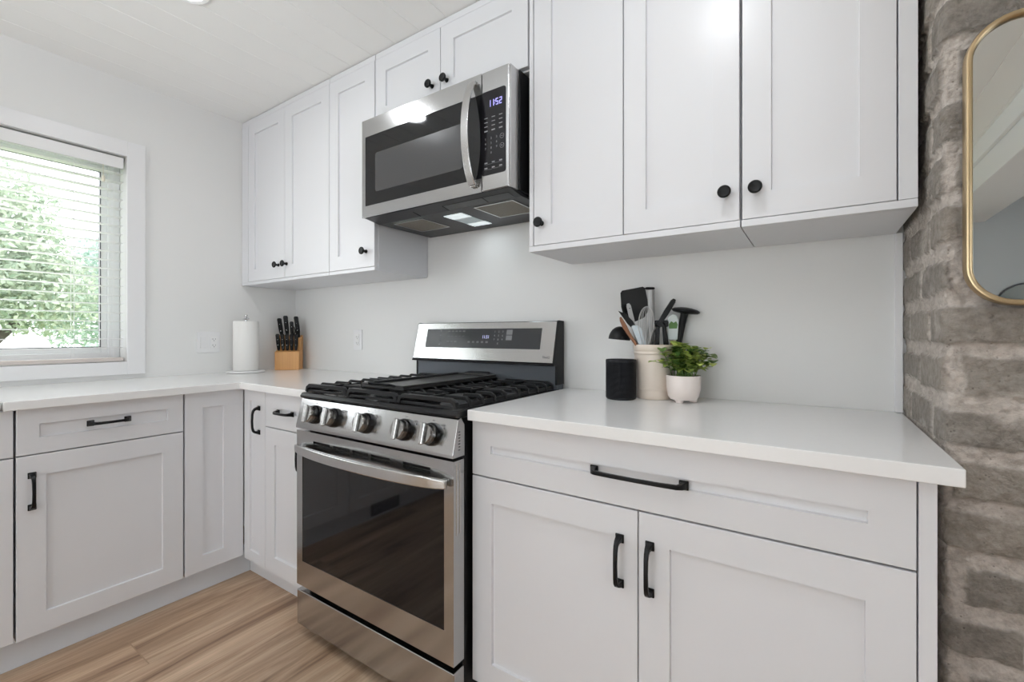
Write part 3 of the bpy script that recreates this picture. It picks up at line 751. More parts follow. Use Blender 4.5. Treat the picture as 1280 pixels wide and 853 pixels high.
# griddle lying on the middle grate
gr = thing('griddle', 'long black cast iron griddle lying on the middle grate of the range', 'griddle', (RXC, -0.352, 0.9450))
B = MB()
pts = []
gw, gl = 0.108, 0.262
B.box(-gw, gw, -gl, gl, 0.0, 0.007)
B.box(-gw, -gw + 0.007, -gl, gl, 0.007, 0.016).box(gw - 0.007, gw, -gl, gl, 0.007, 0.016).box(-gw, gw, -gl, -gl + 0.007, 0.007, 0.016).box(-gw, gw, gl - 0.007, gl, 0.007, 0.016)
B.build('plate', mat('griddle_iron', (0.03, 0.029, 0.029), 0.34, bump=(300, 0.1)), gr, bevel=0.0018)
B = MB(); B.poly([(-0.07, gl, 0.012), (0.07, gl, 0.012), (0.055, gl + 0.022, 0.019), (-0.055, gl + 0.022, 0.019)], (0, 0, 0.005)); B.build('grip', M_IRON, gr, bevel=0.001)
B = MB(); B.poly([(-0.055, -gl - 0.015, 0.017), (0.055, -gl - 0.015, 0.017), (0.07, -gl, 0.011), (-0.07, -gl, 0.011)], (0, 0, 0.005)); B.build('grip', M_IRON, gr, bevel=0.001)

# ------------------------------------------------------------------ microwave
mw = thing('microwave', 'stainless over-the-range microwave with curved handle and clock reading 11:52', 'microwave', (1.5765, 0, 1.612))
HX = 0.3775
MB().box(-HX + 0.003, HX + 0.006, -0.354, -0.004, 0.014, 0.428).build('housing', M_BLKP, mw, bevel=0.002)
# underside tray
B = MB(); B.poly([(-HX + 0.010, -0.404, 0.0125), (-HX + 0.010, -0.330, 0.001), (-HX + 0.010, -0.01, 0.001), (-HX + 0.010, -0.01, 0.0135), (-HX + 0.010, -0.404, 0.0135)], (2 * HX - 0.012, 0, 0))
und = B.build('underside', mat('underside_grey', (0.035, 0.035, 0.038), 0.35, 0.2, spec=0.22), mw, bevel=0.001)
# door and control side of the front, slightly bowed
zf0, zf1 = 0.014, 0.424; sx_ = 0.262
def front_y(x): return -0.414 + 0.0
door = None
wx0, wx1, wz0, wz1 = -0.356, 0.2605, 0.0605, 0.352
B = MB(); yb = -0.356; yf = -0.412
B.box(-HX, wx0, yf, yb, zf0, zf1).box(wx0, sx_, yf, yb, zf0, wz0).box(wx0, sx_, yf, yb, wz1, zf1)
md = B.build('door', M_STEEL, mw); md.modifiers.new('w', 'WELD').merge_threshold = 0.0001
B = MB(); B.box(wx0, wx1, yf + 0.001, yb, wz0, wz1); mwg = B.build('window', M_BLKG, md)
B = MB(); B.slab_rr(-0.294, 0.176, 0.113, 0.274, 0.012, yf + 0.0004, yf + 0.0009); B.build('viewing_screen', mat('viewing_screen', (0.06, 0.06, 0.062), 0.16, bump=(1400, 0.1)), md)
B = MB(); B.box(sx_ + 0.0015, HX, yf, yb, zf0, zf1); fp = B.build('control_fascia', M_STEEL, mw, bevel=0.004, seg=3)
B = MB(); B.slab_rr(sx_ + 0.0016, HX - 0.012, 0.066, 0.354, 0.010, yf - 0.0008, yf + 0.0003); B.build('control_panel', mat('control_black', (0.008, 0.007, 0.009), 0.14, spec=0.3), fp)
MB().box(HX, HX + 0.003, yf + 0.006, yb, zf0, zf1).build('fascia_side', M_STEELH, fp)
# seven segment clock
def seven(B, ch, x, z, h, y):
    w_ = h * 0.5; t = h * 0.13; sg = {'1': 'bc', '5': 'afgcd', '2': 'abged'}[ch]
    seg = {'a': (t * .3, w_ - t * .3, h - t, h), 'g': (t * .3, w_ - t * .3, h / 2 - t / 2, h / 2 + t / 2), 'd': (t * .3, w_ - t * .3, 0, t), 'f': (0, t, h / 2, h), 'b': (w_ - t, w_, h / 2, h), 'e': (0, t, 0, h / 2), 'c': (w_ - t, w_, 0, h / 2)}
    for k in sg:
        a, b, c, d = seg[k]; B.box(x + a, x + b, y, y + 0.0004, z + c, z + d)
B = MB(); zc_ = 0.298; hh_ = 0.022
for ch, xx in (('1', 0.292), ('1', 0.306), ('5', 0.324), ('2', 0.339)): seven(B, ch, xx, zc_, hh_, yf - 0.0014)
B.box(0.3195, 0.3215, yf - 0.0014, yf - 0.001, zc_ + 0.006, zc_ + 0.009).box(0.3195, 0.3215, yf - 0.0014, yf - 0.001, zc_ + 0.014, zc_ + 0.017)
B.build('clock_digits', M_LED, fp)
B = MB(); MKX = (0.283, 0.314, 0.345)
for r_ in range(4):
    for c_ in range(3):
        z = 0.262 - r_ * 0.0145; B.box(MKX[c_] - 0.007, MKX[c_] + 0.007, yf - 0.0012, yf - 0.0008, z - (0.0012 if r_ < 3 else 0.003), z + 0.0012)
for r_ in range(2):
    for c_ in range(3):
        z = 0.108 - r_ * 0.018; B.box(MKX[c_] - 0.006, MKX[c_] + 0.006, yf - 0.0012, yf - 0.0008, z - 0.002, z + 0.002)
    B.box(0.276, 0.352, yf - 0.0012, yf - 0.0009, 0.1025 - r_ * 0.018, 0.103 - r_ * 0.018)
B.build('key_marks', M_PRINT, fp)
for i, ch in enumerate('123456789'):
    text(ch, 0.0105, ((0.281, 0.305, 0.328)[i % 3], yf - 0.0011, 0.190 - (i // 3) * 0.0165), (PI / 2, 0, 0), M_PRINT, 'keypad_number', fp)
text('0', 0.0105, (0.305, yf - 0.0011, 0.1405), (PI / 2, 0, 0), M_PRINT, 'keypad_number', fp)
for z in (0.188, 0.156):
    B = MB(); B.tube([(0.350 + 0.008 * math.cos(a * PI / 12), yf - 0.001, z + 0.008 * math.sin(a * PI / 12)) for a in range(24)], 0.0006, 5, closed=True)
    if z < 0.17: B.poly([(0.348, yf - 0.0012, z - 0.003), (0.348, yf - 0.0012, z + 0.003), (0.353, yf - 0.0012, z)], (0, 0.0004, 0))
    else: B.box(0.3455, 0.3545, yf - 0.0012, yf - 0.0008, z - 0.0006, z + 0.0006)
    B.build('round_key', M_PRINT, fp)
# curved handle
n = 21; pts = []
for i in range(n):
    s_ = -1 + 2 * i / (n - 1); z = 0.219 + s_ * 0.180
    out = 0.010 + 0.044 * max(0, 1 - s_ ** 2) ** 0.8
    pts.append((0.231 + 0.0 * s_, yf - out, z))
B = MB(); B.ribbon(pts, (1, 0, 0), [0.0155] * n, [0.0045] * n)
for z in (0.219 - 0.178, 0.219 + 0.178): B.box(0.221, 0.241, yf - 0.012, yf - 0.0003, z - 0.008, z + 0.008)
B.build('handle', M_STEELH, md, bevel=0.003, smooth=60, seg=3)
# underside details (z just below tray)
def filt(x0, x1, y0, y1):
    B = MB(); fr = 0.007
    B.box(x0, x1, y0, y0 + fr, -0.002, 0.0008).box(x0, x1, y1 - fr, y1, -0.002, 0.0008).box(x0, x0 + fr, y0 + fr, y1 - fr, -0.002, 0.0008).box(x1 - fr, x1, y0 + fr, y1 - fr, -0.002, 0.0008)
    o = B.build('grease_filter', M_STEEL, mw)
    B = MB(); B.box(x0 + fr, x1 - fr, y0 + fr, y1 - fr, -0.001, 0.0006)
    B.build('filter_mesh', M_FILT, o)
filt(-0.300, -0.125, -0.308, -0.135); filt(0.150, 0.330, -0.318, -0.140)
B = MB(); B.box(-0.032, 0.062, -0.282, -0.218, -0.0012, 0.0006).box(-0.032, 0.062, -0.132, -0.080, -0.0012, 0.0006); B.build('lamp_lens', M_HOODLAMP, mw)
MB().box(-0.032, 0.062, -0.217, -0.133, -0.0010, 0.0006).build('lamp_cover', M_HOODLAMP2, mw)
sl_ = lambda y: 0.0125 + (y + 0.404) * (-0.0115 / 0.074)
B = MB(); B.poly([(0.045, -0.375, sl_(-0.375) - 0.0012), (0.045, -0.334, sl_(-0.334) - 0.0012), (0.045, -0.334, sl_(-0.334) - 0.0002), (0.045, -0.375, sl_(-0.375) - 0.0002)], (0.305, 0, 0)); B.build('light_strip', M_BLKG, und)
for xx in (-0.11, 0.045, 0.235):
    B = MB(); B.poly([(xx, -0.375, sl_(-0.375) - 0.0018), (xx, -0.334, sl_(-0.334) - 0.0018), (xx, -0.334, sl_(-0.334) - 0.0001), (xx, -0.375, sl_(-0.375) - 0.0001)], (0.0018, 0, 0)); B.build('seam', M_BLKP, und)
hl = area('hood_lamp', (1.5915, -0.18, 1.606), (0, 0, 0), 0.09, 0.20, 0.8, (0.84, 0.94, 1.0)); 

# ------------------------------------------------------------------ window blind
bl = thing('window_blind', 'white horizontal slat blind hanging in the kitchen window', 'blind', (0, WY0, WZ0))
y0_, y1_ = 0.008, wl - 0.008
B = MB(); B.box(-0.012, -0.004, y0_, y1_, wh - 0.062, wh - 0.008).box(-0.055, -0.012, y0_ + 0.002, y1_ - 0.002, wh - 0.045, wh - 0.008)
B.build('head_rail', M_WHITE, bl, bevel=0.002)
zz = wh - 0.083; proto = None
while zz > 0.035:
    if proto is None:
        B = MB(); n = 7; ring = []
        for i in range(n):
            t = -1 + 2 * i / (n - 1); ring.append((-0.033 + t * 0.024, 0, 0.0022 * (1 - t * t)))
        low = [(p[0], 0, p[2] - 0.0022) for p in ring[::-1]]
        B.poly([(p[0], y0_, p[2]) for p in ring + low], (0, y1_ - y0_, 0))
        proto = B.build('slat', M_SLAT, bl, smooth=50); o = proto
    else:
        o = proto.copy(); C.objects.link(o)
    o.location = (0, 0, zz); zz -= 0.0425
MB().box(-0.057, -0.006, y0_, y1_, 0.004, 0.021).build('bottom_rail', M_TANRAIL, bl, bevel=0.002)
B = MB()
for yy in (wl - 0.045, wl - 0.185, wl - 0.62, wl - 1.06):
    for xx in (-0.008, -0.058): B.cyl((xx, yy, 0.02), (xx, yy, wh - 0.05), 0.0011, 6)
B.build('ladder_cord', M_WHITE, bl)
B = MB(); yy = wl - 0.085
B.cyl((-0.002, yy, wh - 0.06), (-0.002, yy, wh - 0.115), 0.001, 6); B.lathe([(0.002, 0), (0.006, -0.006), (0.007, -0.024), (0.005, -0.030), (0.001, -0.030)], (-0.001, yy, wh - 0.113), 12)
B.build('pull_cord', mat('cord_tassel', (0.75, 0.70, 0.58), 0.5), bl, smooth=40)

# ------------------------------------------------------------------ outlets
def outlet(name, label, loc, rz, double):
    t = thing(name, label, 'outlet', loc, rz); w_ = 0.057 if double else 0.036
    MB().slab_rr(-w_, w_, -0.058, 0.058, 0.004, -0.006, -0.0004).build('wall_plate', M_TRIM, t, bevel=0.0015)
    xs = (0.026,) if double else (0,)
    for xx in xs:
        B = MB(); B.slab_rr(xx - 0.0165, xx + 0.0165, -0.033, 0.033, 0.003, -0.0085, -0.006); r = B.build('receptacle', M_WHITE, t)
        B = MB()
        for zc in (0.017, -0.017):
            B.box(xx - 0.0075, xx - 0.0055, -0.0088, -0.0084, zc - 0.004, zc + 0.004).box(xx + 0.0055, xx + 0.0075, -0.0088, -0.0084, zc - 0.003, zc + 0.003)
            B.cyl((xx, -0.0088, zc - 0.009), (xx, -0.0084, zc - 0.009), 0.0022, 10)
        B.build('slot', M_PRINTD, r)
    if double:
        B = MB(); B.slab_rr(-0.0425, -0.0095, -0.033, 0.033, 0.003, -0.0085, -0.006); r = B.build('switch_pair', M_WHITE, t)
        B = MB(); B.box(-0.040, -0.012, -0.0095, -0.0085, 0.003, 0.030).box(-0.040, -0.012, -0.0095, -0.0085, -0.030, -0.003); B.build('rocker', M_TRIM, r, bevel=0.001)
outlet('switch_and_outlet', 'white double plate with switches and socket on the window wall', (0, -0.508, 1.088), HP, True)
outlet('wall_outlet', 'white single socket plate on the wall between knife block and range', (0.636, 0, 1.100), 0, False)

# ------------------------------------------------------------------ paper towel
pt = thing('paper_towel_holder', 'upright paper towel holder with white roll near the corner', 'paper towel holder', (0.102, -0.357, 0.9145))
B = MB(); B.lathe([(0.090, 0), (0.098, 0.002), (0.098, 0.006), (0.092, 0.010), (0.02, 0.011)], seg=48); B.build('base', M_WHITE, pt, smooth=35)
B = MB(); B.cyl((0, 0, 0.010), (0, 0, 0.318), 0.005); B.lathe([(0.005, 0.300), (0.016, 0.303), (0.017, 0.307), (0.012, 0.309), (0.006, 0.318), (0.010, 0.322), (0.009, 0.327), (0.001, 0.329)], seg=24); B.build('post', M_CHROME, pt, smooth=35)
ro = thing('paper_towel_roll', 'full white paper towel roll standing on its chrome holder', 'paper towel', (0.102, -0.357, 0.9265))
B = MB(); B.lathe([(0.021, 0.0), (0.062, 0.0), (0.0645, 0.003), (0.0645, 0.275), (0.062, 0.279), (0.021, 0.279)], seg=64, caps=(False, False))
B.build('roll', M_PAPER, ro, smooth=40)
B = MB(); B.lathe([(0.0195, 0.0), (0.0209, 0.0), (0.0209, 0.279), (0.0195, 0.279), (0.0195, 0.0)], seg=32, caps=(False, False)); B.build('cardboard_core', M_BAMB, ro, smooth=40)

# ------------------------------------------------------------------ knife block
kbz = 0.9145
kblk = thing('knife_block', 'light bamboo knife block in the corner of the counter', 'knife block', (0.128, -0.128, kbz), PI / 4)
# local: front faces -y
B = MB(); B.poly([(-0.068, -0.012, 0), (-0.068, -0.012, 0.110), (-0.068, 0.030, 0.120), (-0.068, 0.030, 0)], (0.136, 0, 0)); B.build('front_block', M_BAMB, kblk, bevel=0.0015)
B = MB(); B.poly([(-0.068, 0.031, 0), (-0.068, 0.031, 0.185), (-0.068, 0.088, 0.212), (-0.068, 0.088, 0)], (0.136, 0, 0)); B.build('rear_block', M_BAMB, kblk, bevel=0.0015)
def knife(name, label, x, y, z, L, w_, cat='knife', lean=0.0, group=None, twist=0):
    """handle stands out of the slot; local frame of the block"""
    th = PI / 4
    wx = 0.128 + x * math.cos(th) - y * math.sin(th); wy = -0.128 + x * math.sin(th) + y * math.cos(th)
    t = thing(name, label, cat, (wx, wy, kbz + z), PI / 4, group)
    sy = -0.12
    B = MB(); pts = []; hw = []; ht = []
    for s_, a, b in ((0, 0.55, 0.7), (0.08, 0.62, 0.8), (0.3, 0.85, 0.95), (0.55, 0.95, 1.0), (0.8, 0.9, 1.0), (0.93, 0.98, 0.95), (1.0, 0.70, 0.7)):
        pts.append((lean * s_ * L, sy * s_ * L + 0.001 * math.sin(s_ * 6), s_ * L + 0.002)); hw.append(w_ * a); ht.append(0.0075 * b)
    B.ribbon(pts, (1, 0.0, 0) if not twist else (0.25, 1, 0), hw, ht)
    B.build('handle', M_BLK, t, bevel=0.003, smooth=60, seg=3)
    B = MB()
    for s_ in (0.35, 0.7): p = Vector((lean * s_ * L, sy * s_ * L, s_ * L)); B.cyl(p + Vector((0, -0.0079, 0)), p + Vector((0, -0.0070, 0)), 0.0015, 8)
    B.build('rivet', M_CHROME, t)
ordn = ['leftmost', 'second', 'middle', 'fourth', 'rightmost']
for i in range(5):
    knife('steak_knife', 'black handled steak knife, %s of the five in the front row of the block' % ordn[i], -0.050 + i * 0.0245, 0.006, 0.1165, 0.100, 0.0112, lean=-0.04 + 0.02 * i, group='steak knives in the front row')
for lb, x, y, z, L, w_, le in (('large black handled knife at the left back of the block', -0.045, 0.052, 0.196, 0.118, 0.0125, -0.10),
                               ('tall black handled knife, second from the left in the back row', -0.014, 0.055, 0.198, 0.132, 0.0130, -0.06),
                               ('short black handled knife in the middle of the back row', 0.016, 0.048, 0.194, 0.100, 0.0110, -0.02),
                               ('black handled carving knife at the right back of the block', 0.052, 0.052, 0.196, 0.130, 0.0130, -0.10)):
    knife('kitchen_knife', lb, x, y, z, L, w_, lean=le, group='knives in the back row')
# scissors with loop handles
def loc_w(x, y): th = PI / 4; return 0.128 + x * math.cos(th) - y * math.sin(th), -0.128 + x * math.sin(th) + y * math.cos(th)
wx, wy = loc_w(0.036, 0.040)
sc = thing('kitchen_scissors', 'black kitchen scissors with loop handles in the back of the block', 'scissors', (wx, wy, kbz + 0.192), PI / 4)
for sx in (-1, 1):
    B = MB(); B.tube([(sx * 0.011 + 0.009 * math.cos(a * PI / 9) , -0.004 * 1, 0.046 + 0.024 * math.sin(a * PI / 9)) for a in range(18)], 0.003, 6, closed=True)
    B.tube([(sx * 0.002, -0.002, 0.0), (sx * 0.006, -0.004, 0.022)], 0.0035, 6)
    B.build('loop_handle', M_BLK, sc, smooth=60)

# ------------------------------------------------------------------ counter items on the right
ZCt = 0.9145
can = thing('black_canister', 'matte black ribbed open canister beside the cream crock', 'canister', (2.253, -0.176, ZCt))
B = MB(); prof = [(0.046, 0.0), (0.0495, 0.003)]
nr = 40
for i in range(nr):
    z = 0.006 + i * (0.120 / nr)
    prof += [(0.0496, z), (0.0509, z + 0.0012), (0.0509, z + 0.0020)]
prof += [(0.0505, 0.130), (0.0500, 0.133), (0.0470, 0.133), (0.0462, 0.128), (0.0462, 0.010), (0.001, 0.008)]
B.lathe(prof, seg=64); B.build('vessel', M_BCER, can, smooth=25)
B = MB(); B.lathe([(0.0455, 0.120), (0.0455, 0.1225), (0.012, 0.1235), (0.001, 0.1235)], seg=48); B.build('lid', M_GREY, can, smooth=30)
MB().cyl((0.018, 0.004, 0.1236), (0.018, 0.004, 0.134), 0.004, 12).build('lid_knob', M_BLK, can)

CX, CY = 2.342, -0.092
cr_ = thing('utensil_crock', 'tall cream ceramic crock holding kitchen utensils', 'utensil crock', (CX, CY, ZCt))
B = MB()
B.lathe([(0.058, 0.0), (0.0605, 0.003), (0.0615, 0.012), (0.0625, 0.030), (0.0638, 0.031), (0.0640, 0.036), (0.0628, 0.037), (0.0675, 0.150), (0.0700, 0.152), (0.0702, 0.158), (0.0690, 0.160), (0.0712, 0.166), (0.0722, 0.180), (0.0712, 0.183), (0.0680, 0.183), (0.0668, 0.178), (0.0600, 0.010), (0.001, 0.008)], seg=64)
B.build('vessel', M_CREAM, cr_, smooth=35)
# utensils: local x = sideways, -y = towards the room, z up from the crock floor
def ut(name, label, cat='utensil', x=0, y=0):
    c, s_ = math.cos(YAW), math.sin(YAW)
    return thing(name, label, cat, (CX + x * c - y * s_, CY + x * s_ + y * c, ZCt + 0.0105), YAW)
def flat_outline(B, pts2, y, th, M=None, c=(0, 0, 0)):
    """outline in xz, thickness th in y, optional curl"""
    B.poly([Vector(c) + Vector((p[0], y, p[1])) for p in pts2], (0, th, 0))
# z local: photo row v -> z = 1.133-(v-418)/361 - .925 ; x = (u-818)/361
def Z(v): return 1.1331 - (v - 417.8) / 361 - 0.925
def Xp(u): return (u - 818) / 361
# wide black turner
t = ut('black_turner', 'wide black slotted-style turner, tallest utensil at the back left of the crock', 'spatula', -0.035, 0.028)
o_ = -0.035
hd = [(778, 366), (780, 363), (806, 358), (809, 359.5), (812, 374), (813, 388), (808, 397), (797, 402), (789, 402), (782, 395), (779, 384)]
B = MB(); flat_outline(B, [(Xp(u) - o_, Z(v)) for u, v in hd][::-1], -0.0015, 0.003); B.build('blade', M_BLKP, t, bevel=0.001)
MB().tube([(Xp(793) - o_, 0.001, Z(400)), (Xp(801) - o_, -0.004, Z(428)), (0.025, -0.016, 0.002)], [0.006, 0.0055, 0.005], 10).build('handle', M_BLKP, t, smooth=60)
# steel tube handle
t = ut('steel_utensil_handle', 'grey steel tube handle with black hanging loop standing upright at the back', 'utensil', 0.002, 0.036)
o_ = 0.002
B = MB(); top = Vector((Xp(816.5) - o_, 0.003, Z(362))); bot = Vector((Xp(817) - o_, -0.002, 0.06)); B.cyl(bot, top, 0.0125, 20, 0.0165); B.cyl((Xp(817) - o_, -0.003, 0.002), bot, 0.006, 12); B.build('handle', mat('satin_steel', (0.42, 0.42, 0.42), 0.42, 0.5), t, smooth=40)
B = MB(); B.tube([top + Vector((0.013 * math.cos(a * PI / 10), 0.006 * math.sin(a * PI / 10), 0.006)) for a in range(20)], 0.0045, 8, closed=True); B.build('hanging_loop', M_BLK, t, smooth=60)
# whisk
t = ut('wire_whisk', 'steel balloon whisk with loops pointing up in front of the black turner', 'whisk', -0.020, -0.022)
o_ = -0.020
B = MB(); xt, zt = Xp(806) - o_, Z(384); zb_ = Z(436)
for k in range(5):
    a = PI * k / 5 + 0.2; pts = []
    for i in range(21):
        s_ = -1 + 2 * i / 20
        r = 0.036 * math.sin(PI * min(1, (1 - abs(s_)) * 1.0 + 0.0) * 0.5) if False else 0
        ph = s_ * PI / 2 * 1.0
        q = math.cos(ph); rr = 0.034 * math.sin(ph) * (0.55 + 0.45 * (q if q > 0 else 0)) * 1.18
        z = zt - (zt - zb_ + 0.02) * (1 - q ** 0.75 if q > 0 else 1)
        rr = rr * (1 if q > 0.45 else (0.25 + 0.75 * q / 0.45))
        pts.append((xt - 0.006 * (1 - q) + rr * math.cos(a), rr * math.sin(a) * 0.9, z))
    B.tube(pts, 0.00095, 5)
B.build('wire_loops', mat('whisk_wire', (0.55, 0.55, 0.54), 0.35, 0.4), t, smooth=60)
MB().tube([(xt - 0.006, 0, zb_ - 0.012), (xt + 0.0, 0, 0.075), (0.005, 0.006, 0.002)], [0.007, 0.008, 0.0065], 12).build('handle', M_CHROME, t, smooth=60)
# slim grey handle with hole
t = ut('grey_spatula_handle', 'slim grey handle with a hanging hole leaning left behind the whisk', 'utensil', -0.040, 0.000)
o_ = -0.040
B = MB(); B.ribbon([(-0.004 + 0.03, -0.002, 0.003), (Xp(797) - o_, 0, Z(432)), (Xp(790) - o_, 0.001, Z(400)), (Xp(786) - o_, 0.002, Z(383)), (Xp(785) - o_, 0.002, Z(380))], (1, 0, 0.3), [0.004, 0.005, 0.008, 0.0075, 0.004], 0.002); B.build('handle', M_SILIC, t, bevel=0.001, smooth=50)
B = MB(); B.cyl((Xp(787) - o_, -0.0015, Z(386)), (Xp(787) - o_, 0.0052, Z(386)), 0.0018, 10); B.build('hanging_hole', M_BLK, t)
# black pointed spatula, far left
t = ut('black_angled_spatula', 'black pointed spatula leaning out to the left above the wooden spoon', 'spatula', -0.045, -0.003)
o_ = -0.045
B = MB(); B.poly([(Xp(u) - o_, -0.001, Z(v)) for u, v in ((772.5, 389), (782, 393), (791, 402), (797, 415), (793, 414), (784, 405))], (0, 0.004, 0)); B.build('blade', M_BLKP, t, bevel=0.0008)
MB().tube([(Xp(793) - o_, 0.001, Z(410)), (Xp(800) - o_, -0.003, Z(428)), (0.028, -0.006, 0.003)], [0.005, 0.0045, 0.004], 8).build('handle', M_BLKP, t, smooth=60)
# wooden spoon
t = ut('wooden_spoon', 'dark brown wooden spoon leaning left over the ladle', 'spoon', -0.048, -0.016)
o_ = -0.048
B = MB(); B.ribbon([(Xp(774) - o_, 0.0, Z(397)), (Xp(775.5) - o_, 0.0, Z(401)), (Xp(779) - o_, -0.0, Z(408)), (Xp(784) - o_, 0, Z(417)), (Xp(795) - o_, 0, Z(433)), (Xp(801) - o_, 0.004, Z(450)), (0.034, 0.012, 0.003)], (0.88, 0, 0.45), [0.003, 0.006, 0.0075, 0.006, 0.0042, 0.004, 0.004], [0.003, 0.004, 0.0045, 0.004, 0.004, 0.004, 0.004]); B.build('spoon', M_WOOD, t, bevel=0.002, smooth=60, seg=3)
# ladle
t = ut('black_ladle', 'black ladle with its bowl upside down, lowest on the left of the crock', 'ladle', -0.046, 0.030)
o_ = -0.046
bc = Vector((Xp(777.5) - o_, 0.010, Z(425)))
B = MB(); prof = [(0.0375 * math.cos(a), 0.047 * math.sin(a)) for a in [i * PI / 2 / 10 for i in range(10)]] + [(0.001, 0.047)]
inn = [(0.001, 0.0445)] + [(0.0352 * math.cos(a), 0.0445 * math.sin(a)) for a in [i * PI / 2 / 10 for i in range(9, -1, -1)]]
B.lathe(prof + inn + [(0.0375, 0.0)], bc, 36, caps=(False, False), M=Matrix.Rotation(0.10, 3, 'Y')); B.build('bowl', M_BLKP, t, smooth=50)
MB().tube([bc + Vector((0.030, -0.002, 0.010)), (Xp(793) - o_, -0.002, Z(424)), (Xp(800.5) - o_, -0.004, Z(436)), (0.026, -0.004, 0.004)], [0.004, 0.0045, 0.005, 0.0045], 8).build('handle', M_BLKP, t, smooth=60)
# white patterned spatula
t = ut('patterned_spatula', 'short white spatula with faint coloured pattern at the front left of the crock', 'spatula', -0.050, -0.024)
o_ = -0.050
mp = mat('marbled_pattern', (0.86, 0.86, 0.86), 0.4, var=((0.42, 0.56, 0.66), 55))
B = MB(); B.poly([(Xp(u) - o_, 0.0, Z(v)) for u, v in ((787, 409), (789, 407), (795, 407.5), (799, 411), (806, 434), (803, 440), (799, 440), (796, 430))], (0, 0.005, 0)); B.build('blade', mp, t, bevel=0.0015)
MB().tube([(Xp(801) - o_, 0.0025, Z(438)), (Xp(804) - o_, 0.004, Z(460)), (0.030, 0.008, 0.004)], 0.004, 8).build('handle', M_BAMB, t, smooth=60)
# can opener / tongs mass
t = ut('black_can_opener', 'black hinged can opener standing in the middle front of the crock', 'can opener', 0.010, -0.012)
o_ = 0.010
for a, b in ((821, 819), (829, 831)):
    B = MB(); B.ribbon([(Xp(a + (0 if a < 825 else -1)) - o_, 0.003 * (1 if a < 825 else -1), Z(408)), (Xp(b) - o_, 0, Z(434)), (Xp(b) - o_, 0, 0.10), (Xp(824) - o_ + (0.004 if a > 825 else -0.004), 0.004, 0.003)], (1, 0, 0), [0.006, 0.009, 0.009, 0.004], [0.004, 0.005, 0.005, 0.003]); B.build('arm', M_BLK, t, bevel=0.002, smooth=60)
B = MB(); B.slab_rr(Xp(816) - o_, Xp(833) - o_, Z(409), Z(401), 0.005, -0.007, 0.007)
B.cyl((Xp(820) - o_, -0.014, Z(405)), (Xp(820) - o_, 0.008, Z(405)), 0.009, 16); B.cyl((Xp(829) - o_, -0.012, Z(404)), (Xp(829) - o_, 0.008, Z(404)), 0.007, 16)
B.build('cutting_head', M_BLK, t, bevel=0.001)
# slim black handle pointing up right
t = ut('black_diagonal_handle', 'slim black knife-like handle slanting up to the right of the can opener', 'utensil', 0.022, 0.018)
o_ = 0.022
B = MB(); B.ribbon([(Xp(845) - o_, 0, Z(374)), (Xp(843) - o_, 0, Z(377)), (Xp(835) - o_, 0, Z(390)), (Xp(827) - o_, 0, Z(403)), (Xp(822) - o_, 0, Z(415)), (-0.004, -0.004, 0.10), (-0.016, -0.004, 0.003)], (0.85, 0, -0.5), [0.005, 0.0085, 0.0095, 0.0075, 0.006, 0.004, 0.004], 0.0035); B.build('handle', M_BLK, t, bevel=0.0015, smooth=60)
# printed spatula
t = ut('printed_spatula', 'pale spatula with a green plant print and wooden neck, right of the can opener', 'spatula', 0.050, -0.004)
o_ = 0.050
B = MB(); hd = [(834, 425), (833, 404), (835, 396), (840, 393), (845, 395), (847.5, 402), (846, 425)]
B.poly([(Xp(u) - o_, 0.0, Z(v)) for u, v in hd], (0, 0.006, 0)); bl_ = B.build('blade', mat('pale_silicone', (0.70, 0.76, 0.76), 0.4), t, bevel=0.002)
B = MB(); B.poly([(Xp(u) - o_, -0.0006, Z(v)) for u, v in ((835.5, 411), (835, 406), (838, 402), (841, 404), (844, 402), (846, 406), (845, 411))], (0, 0.0005, 0)); B.build('plant_print', mat('print_green', (0.10, 0.22, 0.06), 0.5), bl_)
MB().tube([(Xp(840) - o_, 0.003, Z(426)), (Xp(839) - o_, 0.003, Z(440)), (-0.014, 0.004, 0.003)], [0.007, 0.006, 0.005], 10).build('handle', M_BAMB, t, smooth=60)
# masher with mushroom head
t = ut('black_masher', 'black utensil with a wide mushroom shaped head, at the far right of the crock', 'masher', 0.054, 0.010)
o_ = 0.054
c0 = Vector((Xp(857.5) - o_, 0, Z(391))); Mt = Matrix.Rotation(0.13, 3, 'Y') @ Matrix.Rotation(0.10, 3, 'X')
B = MB(); B.lathe([(0.001, -0.004), (0.016, -0.004), (0.040, -0.001), (0.0465, 0.004), (0.046, 0.008), (0.038, 0.013), (0.018, 0.017), (0.001, 0.018)], c0, 40, M=Mt, caps=(False, False)); B.build('head', M_BLKP, t, smooth=60)
MB().tube([c0 + Vector((-0.003, 0, -0.002)), (Xp(853.5) - o_, 0, Z(405)), (Xp(849) - o_, -0.001, Z(430)), (-0.010, -0.002, 0.003)], [0.013, 0.0115, 0.010, 0.006], 16).build('handle', M_BLKP, t, smooth=60)

